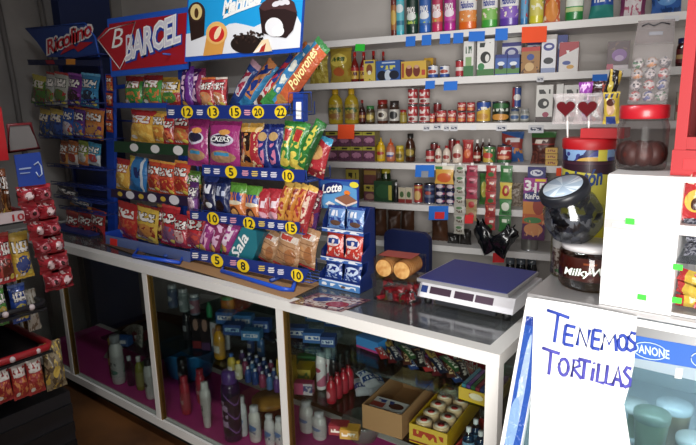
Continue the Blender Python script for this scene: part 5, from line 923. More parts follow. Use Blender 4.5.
far = ((30, 45, 75, 105, gb('4a7a2c', 'c8b83a', '8a1f34', 2), 'green and maroon bag, leftmost on its top tier'), (44, 54, 72, 105, gb('a8a8a0', 'b02a28', '6a8a3a', 0), 'narrow white and green bag on its top tier'), (52, 67, 72, 106, gb('b0b0a4', 'b82a28', '5a7a34', 0), 'wide white and green bag on its top tier'), (66, 81, 73, 106, gb('6a2a7a', '9a4aa8', '3a1a2a', 0), 'purple bag on its top tier'), (79, 98, 73, 107, gb('2a7aa8', '58a8d0', '1c2a4a', 0), 'light blue bag on its top tier'),
       (38, 49, 109, 137, gb('2a4a8a', 'c8a83a', '8a7a2c', 2), 'left blue and yellow bag on its second tier'), (48, 62, 109, 138, gb('2a4f98', 'd0b040', '1c2f6a', 2), 'right blue and yellow bag on its second tier'), (61, 73, 106, 137, gb('2a5ab0', 'c84a3a', 'd8d0d8', 0), 'blue bag with a red picture on its second tier'), (72, 84, 107, 137, gb('5a2f7a', 'd87a2c', '2a6ab0', 0), 'violet bag on its second tier'), (83, 103, 107, 139, gb('c8742c', '6a2f7a', 'd8943c', 0), 'orange bag on its second tier'),
       (59, 68, 141, 165, gb('a8582c', 'c88a3c', '6a2a1c', 1), 'brown orange bag, leftmost on its third tier'), (67, 78, 141, 165, gb('c8702c', 'd8d0c8', 'b83a24', 1), 'orange and white bag on its third tier'), (77, 88, 141, 165, gb('8a9a34', 'd87a2c', 'd0c8c0', 1), 'lime bag on its third tier'), (87, 100, 143, 165, gb('3a94b8', 'c8d0d4', 'c83a34', 1), 'aqua and white bag on its third tier'),
       (56, 78, 188, 197, gb('3a3a4a', '8a8a90', '5a2a34', 1), 'flat grey packet on its fifth tier'), (70, 92, 198, 208, gb('2a4f8a', 'c8802c', '1c2a4a', 1), 'low blue and orange packet on its sixth tier'),
       (64, 78, 211, 240, gb('a81f24', 'c8502c', '4a1a14', 0), 'left red bag on its bottom tier'), (76, 91, 211, 241, gb('a01c20', 'c8582c', '3a1a14', 0), 'middle red bag on its bottom tier'), (89, 104, 210, 242, gb('a82024', 'c8482c', '4a1a18', 0), 'right red bag on its bottom tier'))
for x0, x1, y0, y1, mm, lab in far: RB(x0, x1, y0, y1, 1.74, mm, 'candy_bag', 'far left rack, '+lab, d=.04)
# ---- loose card under the racks
m = MB(); m.slab([PZ(x, y, CT+.001) for x, y in ((150, 258), (186, 261), (262, 264), (321, 284), (290, 299.5), (205, 274))], (0, 0, .003), CARD); tag(m.build('cardboard_sheet', None, PZ(240, 275, CT)), 'flattened brown cardboard under the centre rack on the counter', 'cardboard')
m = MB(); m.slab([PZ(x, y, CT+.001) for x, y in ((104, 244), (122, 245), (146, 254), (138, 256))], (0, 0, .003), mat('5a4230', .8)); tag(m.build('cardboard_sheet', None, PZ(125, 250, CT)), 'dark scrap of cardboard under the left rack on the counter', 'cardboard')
# ================================================================== blue wafer display
Y = 1.70; pl, pr = PY(320, 292, Y), PY(360.5, 293, Y); xl, xr = pl.x, pr.x; W = xr-xl; zt = PY(339, 180, Y+.08).z; lb = P('11245e'); D = .115
root = empty('wafer_display', ((xl+xr)/2, Y, CT), 'blue cardboard counter display with three tiers of wafer packs', 'display'); O = root.location
z1, z2, z3, zh = CT+.028, PY(340, 261, Y).z, PY(340, 231, Y+.02).z, PY(340, 207, Y+.05).z
m = MB(); m.box(xl, xr, Y+D-.006, Y+D, CT, zh, lb)
for x in (xl, xr-.005):
    m.slab([(x, Y, CT), (x, Y, z1+.02), (x, Y+.05, z1+.05), (x, Y+.06, z2), (x, Y+.015, z2), (x, Y+.02, z2+.03), (x, Y+.07, z2+.06), (x, Y+.075, z3), (x, Y+.03, z3), (x, Y+.035, z3+.03), (x, Y+.08, zh), (x, Y+D, zh), (x, Y+D, CT)], (.005, 0, 0), lb)
m.build('cardboard_body', root, O)
for z, y in ((z1, Y), (z2, Y+.015), (z3, Y+.03)):
    m = MB(); m.box(xl+.004, xr-.004, y+.003, Y+D-.006, z-.006, z, mat('16307c', .5)); m.box(xl, xr, y-.003, y+.003, z-.012 if z != z1 else CT, z+.004, P('24489c'), front=prt('3a68b8', (('s', 'e8eef4', .1, .9, .2, .8, 8, 1.5), ('r', 'dfe4ea', 0, 1, .75, 1)))); m.build('tier', root, O)
m = MB(); yh = Y+.075; q = [PY(319.5, 208, yh), PY(358.5, 209, yh), PY(358.5, 180, yh), PY(318.5, 178.5, yh)]
m.slab(q, (0, .006, 0), lb, prt('2a62b0', (('e', '58a0d8', .6, .3, .55, .5), ('r', '1c3a9a', 0, 1, .92, 1), ('r', '1c3a9a', 0, .05, 0, 1), ('r', '1c3a9a', .95, 1, 0, 1))))
poly_oval(331.5, 188, 11.5, 5.6, yh-.002, '1c2a6a', -.15); ptext(m, 'Lotte', 331.5, 188, 20, 9, yh-.005, wht, .03, .25, .15)
panel(m, [(335, 198), (346, 205), (357, 201), (347, 194)], yh-.003, .0008, mat('8a5a44', .5)); panel(m, [(335, 198.5), (346, 205), (346, 207), (335, 201)], yh-.004, .0006, mat('e8d8d0', .5)); panel(m, [(346, 205), (357, 201), (357, 203), (346, 207)], yh-.004, .0006, mat('d8c0b4', .5)); panel(m, [(325, 204), (332, 207), (335, 204), (329, 201)], yh-.003, .0006, mat('e0dcd8', .5))
oval(m, 354, 185, 9, 6, yh-.003, mat('d8c83a', .5)); oval(m, 347, 193, 6, 5, yh-.003, mat('e07a2c', .5)); m.build('header_card', root, O)
m = MB(); m.box(xl+.002, xr-.002, Y-.008, Y-.003, CT+.001, CT+.026, P('5a90d0'), front=prt('4a86c8', (('s', 'f0f2f4', .08, .92, .3, .8, 9, 1.5), ('e', '6a4a3a', .62, .5, .06, .2)))); m.build('lip_card', root, O)
lt = prt('6a94cc', (('s', 'e8ecf4', .1, .9, .55, .8, 7, 2), ('r', '2a4a98', 0, 1, .88, 1), ('n', '2a4490', 4, .52, 0, 1, .05, .5), ('e', '6a4a38', .55, .25, .3, .12)), .24, .4)
rd = prt('c8301c', (('e', 'e8d8d8', .45, .6, .42, .2), ('s', '24408a', .15, .8, .5, .7, 5, 3), ('n', 'f0c8b8', 5, .58, 0, 1, .05, .5), ('h', '8a1a14', .3, 1, 1.15)), .24, .4)
bl = prt('24408c', (('e', 'c8d8f0', .5, .55, .4, .2), ('s', '1c2f7a', .15, .85, .45, .65, 5, 3), ('n', 'a8c0e8', 5, .55, 0, 1, .05, .4)), .24, .4)
for t, (y, z, h, mm, nm) in enumerate(((Y+.05, z3, .095, lt, 'pale blue'), (Y+.036, z2, .115, rd, 'red'), (Y+.024, z1, .085, bl, 'blue and white'))):
    for i in range(2):
        bag((xl+W*(.27+.46*i), y, z+.001), (-.12, 0, 0), W*.44, h, .03, mm, 'wafer_pack', '%s %s wafer pack on the %s tier of the blue display' % (('left', 'right')[i], nm, ('top', 'middle', 'bottom')[t]), 'wafer pack', 'wafer packs in the blue display')
# flyer under the display
m = MB(); m.slab([PZ(x, y, CT+.0005) for x, y in ((289, 303), (341, 312), (371, 300), (318, 293))], (0, 0, .001), P('6a3a40'), None)
m.add([PZ(x, y, CT+.002) for x, y in ((290, 303), (341, 311.5), (370, 300), (319, 293.5))], [(0, 1, 2, 3)], prt('5a2f3a', (('n', 'b08a80', 9, .52), ('s', 'd8c8c0', .1, .9, .1, .9, 12, 10), ('e', '3a4a8a', .3, .6, .16, .2), ('e', 'a82a34', .7, .4, .2, .2)), .25, .3), [[(0, 0), (1, 0), (1, 1), (0, 1)]]); tag(m.build('flyer', None, PZ(330, 302, CT)), 'dark printed flyer lying on the glass in front of the blue display', 'flyer')
# ================================================================== cookies and sweets tubs
cp = Vector((-1.075, 1.735, CT)); w, d, h = .185, .12, .085
root = empty('sweets_tub', cp, 'clear plastic tub of red sweets beside the blue display', 'tub', None, .12)
m = MB(); pc = glass('dcdcdc', .35, .06)
def boxpts(w, d, r, z, n=6):
    o = []
    for sx, sy, a0 in ((1, -1, -PI/2), (1, 1, 0), (-1, 1, PI/2), (-1, -1, PI)):
        for i in range(n+1): a = a0+PI/2*i/n; o.append((sx*(w/2-r)+r*math.cos(a), sy*(d/2-r)+r*math.sin(a), z))
    return o
def rbox(mb, w, d, r, z0, z1, mm, t=1.06, cap=True):
    A = boxpts(w, d, r, z0); B = boxpts(w*t, d*t, r*t, z1); n = len(A)
    mb.add(A+B, [(i, (i+1) % n, n+(i+1) % n, n+i) for i in range(n)]+[tuple(range(n))[::-1]]+([tuple(range(n, 2*n))] if cap else []), mm, None, False)
rbox(m, w, d, .03, .001, h, pc, 1.05, False); m.build('tub_body', root)
m = MB(); rbox(m, w*1.09, d*1.1, .03, h, h+.008, pc, 1.0); m.build('lid', root)
rr = random.Random(5); rs = mat('a01c28', .3, coat=.4)
for i in range(26):
    c, s_ = math.cos(.12), math.sin(.12); lx, ly = rr.uniform(-.072, .072), rr.uniform(-.042, .042); lz = .014+.021*(i//10)
    m = MB(); m.bag(.034, .026, .02, rs, i, nx=5, nz=5); tag(m.build('red_sweet', None, (0, 0, 0), loc=cp+Vector((lx*c-ly*s_, lx*s_+ly*c, lz-.009)), rot=(rr.uniform(-1, 1), rr.uniform(-.4, .4), rr.uniform(0, 3))), 'red wrapped sweet among those in the clear plastic tub', 'sweet', 'red sweets in the clear tub')
kp = cp+Vector((.005, .0, h+.009)); root = empty('cookie_pack', kp, 'clear tray with two rows of round golden cookies standing on the sweets tub', 'cookies', None, .12)
m = MB(); rbox(m, .17, .13, .02, .0005, .075, glass('eeeae6', .05, .1), 1.02); m.build('clear_tray', root)
m = MB(); m.slab([(-.075, -.03, .0775), (.06, -.03, .0775), (.06, .05, .0775), (-.075, .05, .0775)], (0, 0, .001), prt('c8b0a0', (('s', 'a83a30', .1, .9, .2, .8, 8, 3),))); m.build('paper_label', root)
ck = noisy('c88c48', 'e8c07c', 60, .75); proto = None; c, s_ = math.cos(.12), math.sin(.12)
for row in range(2):
    for i in range(9):
        m = None
        ly = -.056+.0142*i; lx = -.04+.074*row
        loc = kp+Vector((lx*c-ly*s_, lx*s_+ly*c, .038))
        if proto is None:
            mb = MB(); mb.lathe([(0, -.0045), (.026, -.0047), (.0325, -.0038)], ck, 20); mb.lathe([(.0325, -.0038), (.0345, -.001), (.0345, .001), (.0325, .0038)], mat('8a5424', .8), 20); mb.lathe([(.0325, .0038), (.026, .0047), (0, .0045)], ck, 20); proto = tag(mb.build('cookie', None, (0, 0, 0), loc=loc, rot=(PI/2, 0, .12)), 'round golden cookie standing on edge in the clear tray', 'cookie', 'golden cookies in the clear tray')
        else: copy_tree(proto, loc, (PI/2, 0, .12))
# ================================================================== the scale
A, B = PZ(419, 297, .972), PZ(512, 318, .972); sx0, sx1, sy0 = A.x, B.x, (A.y+B.y)/2-.005; sd = .30; wb = mat('dedde2', .3, coat=.3)
root = empty('weighing_scale', ((sx0+sx1)/2, sy0+sd/2, CT), 'white electronic shop scale with a blue weighing plate on the counter', 'scale'); O = root.location
m = MB(); m.slab([(sx0, sy0, .983), (sx0, sy0+.025, 1.030), (sx0, sy0+sd, 1.030), (sx0, sy0+sd, .98), (sx0, sy0, .98)], (sx1-sx0, 0, 0), wb); m.build('scale_body', root, O, bev=.004)
def fp(u, v): return Vector((sx0+(sx1-sx0)*u, sy0+.025*v, .983+.047*v))+Vector((0, -.0025, .001))
for nm, u0, u1, c in (('key_panel', .03, .10, '2a3f7a'), ('display', .13, .36, '4a3a48'), ('display', .40, .60, '4a3a48'), ('display', .62, .80, '5a4a58')):
    m = MB(); m.slab([fp(u0, .3), fp(u1, .3), fp(u1, .78), fp(u0, .78)], (0, .002, 0), mat(c, .2, coat=.5)); m.build(nm, root, O)
pq = [PZ(420, 281, 1.058), PZ(515, 292, 1.058), PZ(537, 270, 1.058), PZ(446, 258, 1.058)]; ctr = sum(pq, Vector())/4
px0 = (pq[0].x+pq[3].x)/2; px1 = (pq[1].x+pq[2].x)/2; py0 = (pq[0].y+pq[1].y)/2; py1 = (pq[2].y+pq[3].y)/2
m = MB(); m.box(px0, px1, py0, py1, 1.044, 1.056, mat('b8b6b8', .3, .6)); m.box(px0+.006, px1-.006, py0+.006, py1-.006, 1.056, 1.058, mat('2c3474', .45)); m.build('weighing_plate', root, O, bev=.002)
m = MB(); m.box(px0+.06, px1-.06, py0+.05, py1-.05, 1.03, 1.044, mat('8a8a8e', .4)); m.build('plate_support', root, O)
for x in (sx0+.03, sx1-.03):
    for y in (sy0+.03, sy0+sd-.03):
        m = MB(); m.lathe([(0, 0), (.014, 0), (.016, .029), (0, .029)], mat('151517', .5), 12, c=(x, y, CT)); m.build('foot', root, O)
m = MB(); m.box(sx0+.07, sx0+.3, sy0+.01, sy0+.06, .960, .98, mat('26282e', .5)); m.build('battery_cover', root, O)
# ================================================================== blue chair behind the counter
cq = PY(385, 233, 2.55), PY(430, 262, 2.45); chx = (PY(384, 240, 2.5).x+PY(429, 240, 2.5).x)/2; cw_ = PY(429, 240, 2.5).x-PY(384, 240, 2.5).x; ct_ = PY(405, 231, 2.5).z
root = empty('chair', (chx, 2.5, 0), 'dark blue chair with a padded back standing behind the counter', 'chair'); ch = mat('1a2450', .5, bump=.05); mt = mat('22242a', .4, .6)
def rr_(w, z0, z1, r): return [(-w/2+r-r*math.cos(a), 0, z1-r+r*math.sin(a)) for a in [PI/2*i/5 for i in range(6)]]+[(w/2-r+r*math.sin(a), 0, z1-r+r*math.cos(a)) for a in [PI/2*i/5 for i in range(6)]]+[(w/2, 0, z0), (-w/2, 0, z0)]
m = MB(); m.slab(rr_(cw_, ct_-.36, ct_, .05), (0, .035, 0), ch); m.build('backrest', root, bev=.01)
m = MB(); m.box(-cw_/2, cw_/2, .05, .06+.3, .44, .49, ch); m.build('seat', root, bev=.015)
for sx in (-1, 1):
    x = sx*(cw_/2-.02); m = MB(); m.tube([(x, .045, ct_-.1), (x, .05, .45), (x, .03, 0)], .012, mt, 8); m.build('leg', root); m = MB(); m.tube([(x, .34, .45), (x, .36, 0)], .012, mt, 8); m.build('leg', root)
# ================================================================== the drinks fridge at the right
FX, FY, FT, FBK, FR = -.492, 1.47, 1.156, 2.0, .75
fq = PX(500, 445, FX); KZ = (fq.y-FY)/(fq.z-FT); zb = .25; yb = FY+KZ*(zb-FT)
def PF(x, y, off=0.0):
    r = ray(x, y); t = (FY-off+KZ*(CAMZ-FT))/(r.y-KZ*r.z); return CAM+r*t
fw = mat('e8e6e4', .35, coat=.2)
root = empty('display_fridge', ((FX+FR)/2, (yb+FBK)/2, 0), 'white low display fridge with a steel top and slanted glass front at the right', 'fridge'); O = root.location
side = [(FX, FY, FT-.012), (FX, FBK, FT-.012), (FX, FBK, 0), (FX, yb, 0), (FX, yb, zb)]
m = MB(); m.slab(side, (.035, 0, 0), fw); m.build('side_wall', root, O); m = MB(); m.slab([(FR-.035, p[1], p[2]) for p in side], (.035, 0, 0), fw); m.build('side_wall', root, O)
m = MB(); m.box(FX, FR, FY, FBK, FT-.012, FT, mat('cfcdcd', .38, .8, bump=.02, bscale=8)); m.build('steel_top', root, O, bev=.003)
m = MB(); m.box(FX+.035, FR-.035, FBK-.03, FBK, .1, FT-.012, mat('c8ccd0', .5)); m.box(FX+.035, FR-.035, yb+.03, FBK-.03, .1, .14, mat('b8bcc0', .5)); m.box(FX+.035, FR-.035, yb+.0, yb+.04, 0, zb, fw); m.build('liner', root, O)
fe = lambda px: [PF(*p) for p in px]
nv_ = Vector((0, 1, -KZ)).normalized()
def fslab(mb, px, th, mm, face=None, off=0.0): mb.slab([PF(x, y, off) for x, y in px], nv_*th, mm, face)
zl = zb; ex = lambda z, x: Vector((x, FY+KZ*(z-FT), z))
m = MB(); m.slab([ex(FT-.014, FX), ex(FT-.014, FX+.055), ex(zb, FX+.055), ex(zb, FX)], nv_*.03, fw); m.slab([ex(FT-.014, FX+.055), ex(FT-.014, FR-.035), ex(FT-.03, FR-.035), ex(FT-.03, FX+.055)], nv_*.03, fw); m.slab([ex(zb+.05, FX+.055), ex(zb+.05, FR-.035), ex(zb, FR-.035), ex(zb, FX+.055)], nv_*.03, fw); m.build('front_frame', root, O)
m = MB(); fslab(m, [(526.5, 316), (544, 319), (519, 452), (503, 452)], .003, P('2a62c0', .2), prt('2858b4', (('e', 'a8c0e8', .45, .45, .2, .42), ('r', '1f3f9a', 0, 1, .93, 1), ('e', '8ab0e0', .3, .2, .3, .2)), .2, .6), .004); m.build('blue_strip', root, O)  # long pale oval is a glossy reflection streak painted into the strip
m = MB(); m.slab([ex(FT-.03, FX+.06), ex(FT-.03, FR-.04), ex(FT-.085, FR-.04), ex(FT-.085, FX+.06)], nv_*.02, mat('a8a8a8', .3, .8)); m.build('steel_band', root, O)
m = MB(); fslab(m, [(560, 322), (715, 349.5), (714, 371.5), (557, 345)], .02, mat('1f5cb4', .5), None, .002)
cD = PF(651, 351, .004); ux = (PF(664, 353.4, .004)-PF(638, 348.6, .004)); wz = (PF(651, 346.5, .004)-PF(651, 355.5, .004)); m.text('DANONE', 1, 1, lambda a, b: cD+Vector((ux.length*1.4*a, 0, 0))+wz*b, mat('c8dcf4', .4), .02)
cD2 = PF(652, 351, .0035); 
def fov(cx, cy, rx, ry): return [PF(cx+rx*math.cos(2*PI*i/20), cy+ry*math.sin(2*PI*i/20)+.17*rx*math.cos(2*PI*i/20), .005) for i in range(20)]
m.tube(fov(650, 351, 17, 8.2), .0012, mat('c8dcf4', .4), 5, True); m.tube(fov(705, 361, 14, 8.2), .0012, mat('c8dcf4', .4), 5, True); m.build('brand_band', root, O)
m = MB(); m.slab([ex(FT-.12, FX+.06), ex(FT-.12, FR-.04), ex(zb+.05, FR-.04), ex(zb+.05, FX+.06)], nv_*.006, glass('c4d4d8', .3, .06, .05, '8a9aa2')); m.build('glass_front', root, O)  # pale diffuse veil on the pane stands in for reflected daylight
m = MB(); m.box(FX+.036, FR-.036, 1.46, FBK-.031, .732, .74, mat('c0c4c8', .4)); m.build('fridge_shelf', root, O)
m = MB(); fslab(m, [(676, 368), (683, 369), (681.5, 379), (674.5, 378)], .004, mat('d8d8d4', .4), None, .003); m.build('latch', root, O)
m = MB(); m.box(FX+.1, FR-.1, FY+.03, FY+.055, FT-.05, FT-.03, mat('f0f0f0', .4)); m.build('added_fill_tube', root, O)  # tube added to match the extra light in the fridge
# tubs inside the fridge
for i in range(10):
    c, r_ = i % 5, i//5; h = (.10, .13, .09, .12, .11)[(c+2*r_) % 5]
    t = empty('yogurt_tub', (-.27+.1*c+.04*r_, 1.525+.1*r_, .741), '%s %s tub behind the fridge glass, %s row' % (('leftmost', 'second', 'third', 'fourth', 'rightmost')[c], ('cream', 'pale green', 'beige', 'white', 'tan')[(c+r_) % 5], ('front', 'back')[r_]), 'tub', 'tubs in the fridge')
    MB().lathe([(0, 0), (.033, 0), (.042, h*.9)], P(('d8d0c0', 'a8b898', 'c8b090', 'dcdcdc', 'b8987a')[(c+r_) % 5]), 18).build('tub_body', t); MB().lathe([(.044, h*.86), (.044, h), (0, h)], P(('c8ccd0', '8a9a8a', 'd8d8d4')[i % 3]), 18).build('lid', t)
# handwritten paper
root = empty('paper_sign', PF(585, 330, .006), 'white handwritten paper sign in blue marker taped over the fridge front', 'sign'); O = root.location
m = MB(); fslab(m, [(534, 298), (570, 303.5), (605, 310), (637, 316.5), (635.5, 340), (634, 364), (630, 384), (624, 404), (634, 470), (528, 460), (531, 400)], .0012, mat('f4f3f2', .75), None, .009); m.build('paper', root, O)  # sheet drawn longer below, standing in for the white reflection on the glass
ink = mat('2a44a8', .6); ink2 = mat('4a48a8', .6)
def ell(cx, cy, rx, ry, a0=0): return [(cx+rx*math.cos(a0+2*PI*i/14), cy+ry*math.sin(a0+2*PI*i/14)) for i in range(15)]
S1 = [[(120, 102), (150, 112), (176, 122)], [(148, 112), (143, 150), (138, 184)], [(168, 140), (164, 165), (162, 188)], [(168, 140), (192, 146)], [(165, 163), (186, 167)], [(162, 188), (187, 193)], [(196, 192), (203, 148), (220, 196), (228, 152)], [(238, 152), (235, 176), (233, 198)], [(238, 152), (259, 156)], [(235, 174), (254, 178)], [(233, 198), (253, 202)], [(258, 204), (266, 162), (277, 190), (292, 165), (296, 207)], ell(312, 185, 11, 19), [(345, 163), (334, 159), (327, 170), (333, 180), (343, 188), (343, 200), (331, 206), (322, 199)]]
S2 = [[(108, 198), (130, 206), (152, 213)], [(130, 206), (127, 238), (124, 266)], ell(162, 247, 12, 21), [(182, 272), (188, 228), (202, 232), (203, 244), (187, 251), (207, 277)], [(200, 226), (232, 234)], [(216, 230), (211, 278)], [(238, 250), (233, 282)], [(239, 236), (240, 239)], [(252, 238), (246, 284), (264, 288)], [(274, 242), (268, 288), (286, 292)], [(286, 295), (301, 246), (309, 299)], [(290, 277), (307, 281)], [(334, 252), (323, 248), (316, 259), (324, 270), (332, 279), (330, 293), (318, 298), (311, 291)]]
for mk, S_ in ((ink, S1), (ink2, S2)):
    m = MB()
    for st in S_: m.tube([PF(500+x/2.541, 270+y/2.543, .0105) for x, y in st], .0042, mk, 6)
    m.build('lettering', root, O)
# ================================================================== standing on the fridge: candy display
BX, BY0, BY1, BZ0, BZ1 = PY(599, 304, 1.485).x, 1.485, 1.80, FT+.001, PY(609, 175, 1.485).z
BD = PY(680, 220, 1.485).x; zs = PY(640, 226, 1.485).z; cb = mat('f0efee', .5)
root = empty('candy_display', ((BX+.3)/2, 1.64, BZ0), 'white two tier candy cabinet standing on the fridge, its right half open', 'cabinet'); O = root.location
m = MB(); m.box(BX, BD, BY0, BY0+.008, zs+.012, BZ1, cb); m.build('front_panel', root, O); m = MB(); m.box(BX, BD, BY0, BY0+.008, BZ0, zs-.012, cb); m.build('front_panel', root, O)
m = MB(); m.box(BX, .34, BY0-.004, BY1, zs-.012, zs+.012, mat('c8c6c4', .35, .3)); m.box(BX+.02, BD-.02, BY0-.009, BY0-.004, zs-.006, zs+.002, cb); m.build('middle_shelf', root, O)
m = MB(); m.box(BX, BX+.008, BY0+.008, BY1, BZ0, zs-.012, cb); m.box(BX, BX+.008, BY0+.008, BY1, zs+.012, BZ1-.01, cb); m.box(BX, .34, BY0+.0085, BY1, BZ1-.01, BZ1+.002, mat('e4e2e0', .4)); m.box(BX, .34, BY1, BY1+.008, BZ0, BZ1, cb); m.box(.332, .34, BY0, BY1, BZ0, BZ1, cb); m.box(BX+.008, .332, BY0+.008, BY1, BZ0, BZ0+.008, cb); m.box(BD-.008, BD, BY0+.008, BY1, BZ0+.008, zs-.012, cb); m.box(BD-.008, BD, BY0+.008, BY1, zs+.012, BZ1-.01, cb); m.build('carcass', root, O)
m = MB(); m.box(BD, .332, BY0+.06, BY0+.064, zs+.012, BZ1-.01, mat('b01c20', .4)); m.build('red_backing', root, O)
m = MB(); m.box(BD, .332, BY0+.002, BY0+.004, BZ0+.008, BZ0+.03, glass('e8e8e8', .3)); m.box(BD, .332, BY0, BY1, BZ0+.135, BZ0+.139, glass('d0d4d8', .3)); m.build('clear_tray', root, O)
for i, (px, py) in enumerate(((631, 220.5), (642, 297), (678, 267), (677, 300))):
    p = PY(px, py, BY0); m = MB(); m.box(p.x-.01, p.x+.01, BY0-.0125 if i == 0 else BY0-.003, BY0-.0105 if i == 0 else BY0-.001, p.z-.007, p.z+.007, mat('3fd83a', .6)); m.build('green_sticker', root, O)
bag((PY(692, 222, 1.52).x, 1.52, zs+.014), (-.05, .1, 0), .07, .15, .03, prt('b81c22', (('e', 'e0b83a', .5, .35, .36, .18), ('e', '4a2a1c', .5, .3, .14, .1), ('s', 'f0d8c0', .1, .9, .6, .8, 5, 3)), .24, .4), 'candy_bag', 'red candy bag with a yellow picture in the upper open half of the white cabinet', 'candy bag')
rr = random.Random(11); wy = [prt('d8b424', (('r', 'b81f24', 0, .35, 0, 1),), .24, .4), prt('c82428', (('r', 'e0c030', .4, .7, 0, 1),), .24, .4), prt('e0c02c', (('e', 'c0242a', .5, .5, .25, .3),), .24, .4)]
gw = [prt('8a8c98', (('n', '3a3c4a', 6, .5),), .2, .5), prt('a8a8b0', (('n', '5a3a4a', 5, .55),), .2, .5), prt('6a6c7a', (('n', 'c8c8d0', 5, .55),), .2, .5)]
for lv, z0, mats_, nm, lab in ((0, BZ0+.012, wy, 'yellow_candy', 'small yellow and red wrapped candy in the lowest tray of the white cabinet'), (1, BZ0+.143, gw, 'grey_candy', 'small grey foil candy on the clear shelf of the white cabinet')):
    for i in range(30):
        c = i % 6; r_ = (i//6) % 2; l = i//12
        m = MB(); m.bag(.05, .03, .018, mats_[i % 3], i, .12, nx=6, nz=5)
        x = BD+.03+.036*c+rr.uniform(-.006, .006); y = BY0+.03+.045*r_+rr.uniform(-.006, .006)
        tag(m.build(nm, None, (0, 0, 0), loc=(x, y, z0+.008+.030*l), rot=(rr.uniform(-.5, .2), rr.uniform(-.35, .35), rr.uniform(-.5, .5))), lab, 'candy', 'yellow wrapped candies' if lv == 0 else 'grey foil candies')
# red metal stand on the cabinet
root = empty('red_stand', (.03, 1.62, BZ1+.002), 'bright red metal stand on top of the white candy cabinet at the right edge', 'stand'); O = root.location; rd_ = mat('a80f18', .5); z0 = BZ1+.003
rx0 = PY(667, 181, 1.515).x; b0 = PY(667, 178, 1.515); m = MB(); zt_ = PY(672, 150, 1.515).z
m.box(rx0+.005, .25, 1.515, 1.76, z0, zt_, rd_); m.box(rx0+.03, .25, 1.513, 1.515, z0+.016, zt_-.02, mat('c01820', .5)); m.build('base_box', root, O, bev=.003)
hb_ = PY(693, 0, 1.53).z+.1; m = MB(); m.box(rx0+.008, rx0+.032, 1.52, 1.545, zt_, hb_, rd_); m.box(rx0+.008, rx0+.032, 1.72, 1.745, zt_, hb_, rd_); m.box(.21, .235, 1.52, 1.545, zt_, hb_, rd_); m.box(.21, .235, 1.72, 1.745, zt_, hb_, rd_); m.box(rx0+.008, .235, 1.52, 1.545, hb_, hb_+.03, rd_); m.box(rx0+.032, .21, 1.524, 1.54, zt_+.001, zt_+.03, rd_); m.build('post_frame', root, O, bev=.002)
m = MB(); a = PY(688, 148, 1.55); m.box(rx0+.05, .2, 1.55, 1.556, zt_+.04, zt_+.30, mat('b8b4b4', .4), front=prt('c8c4c4', (('e', '8a8e9a', .4, .5, .4, .36), ('n', '5a5a6a', 3, .6)))); m.box(rx0+.033, .209, 1.70, 1.705, zt_, hb_, mat('5a1418', .4)); m.build('picture_panel', root, O)
# ================================================================== jars
def at_z(px, py, z): return PZ(px, py, z)
mk = PZ(579, 292, FT); mk.y += .08; mk.x += .008; rj = .086; hj = PY(580, 243, mk.y).z-FT-.01
root = empty('candy_jar', (mk.x, mk.y, FT+.001), 'brown labelled candy jar standing on the steel fridge top', 'jar'); 
MB().lathe([(0, 0), (rj*.9, 0), (rj, .012), (rj, hj*.92), (rj*.9, hj)], glass('c8b8b0', .4), 28).build('jar_body', root)
m = MB(); m.lathe([(rj*.96, .03), (rj*.985, .035), (rj*.985, hj*.86), (rj*.96, hj*.87)], prt('6a2c22', (('s', 'd87a30', .5, .95, .74, .82, 9, 1.5), ('e', 'a84a24', .05, .5, .14, .12), ('s', 'd8803a', .72, .98, .28, .42, 6, 2), ('e', '7a3a24', .7, .18, .12, .1))), 28)
def jt(x, z, zc, R_): a = x/R_-.02; return (R_*math.sin(a), -R_*math.cos(a), zc+z)
for t_, off, mm_, R_ in (('MilkyW', .045, mat('1f5a34', .5), rj*1.004), ('MilkyW', .018, mat('f0f0ea', .5), rj*1.008)): m.text(t_, rj*1.4, hj*.25, lambda x, z: jt(x+.004, z+.1*x, hj*.5, R_), mm_, off, .2)
m.build('label', root)
MB().lathe([(rj*.5, hj), (rj*.93, hj), (rj*.95, hj+.012), (0, hj+.012)], mat('c8c4c4', .3), 24).build('lid', root)
# black sweets jar lying tilted on top
jz = FT+.001+hj+.013; cjp = PY(573, 214, mk.y-.01); r2 = .115; r2h = cjp.z-jz
root = empty('sweets_jar', (cjp.x, cjp.y, jz), 'round glass jar of black wrapped sweets with a tilted black and pale lid', 'jar', None, 0)
tl = Matrix.Rotation(-.22, 4, 'Y') @ Matrix.Rotation(.45, 4, 'X')
r2 = .081; m = MB(Matrix.Translation((0, 0, r2*.93)) @ tl); m.lathe([(.001, -r2*.93), (r2*.55, -r2*.86), (r2*.9, -r2*.5), (r2, 0), (r2*.9, r2*.5), (r2*.66, r2*.78), (r2*.62, r2*.92)], glass('c8ccd4', .5, .05), 28); m.build('jar_body', root)
m = MB(Matrix.Translation((0, 0, r2*.93)) @ tl); m.lathe([(r2*.78, r2*.88), (r2*.84, r2*.92), (r2*.84, r2*1.2), (r2*.78, r2*1.26), (r2*.66, r2*1.26)], mat('1a1c22', .35), 28); m.lathe([(r2*.67, r2*1.25), (r2*.66, r2*1.28), (0, r2*1.28)], prt('a8bcd0', (('n', 'd8e4ee', 4, .55), ('e', 'b83a6a', .5, .5, .05, .05)), .3), 28); m.build('lid', root)
kb = [mat('14161c', .18, coat=.6), mat('262a34', .2, coat=.6), mat('3a404c', .2, .4, .6)]; rr = random.Random(4); n = 0
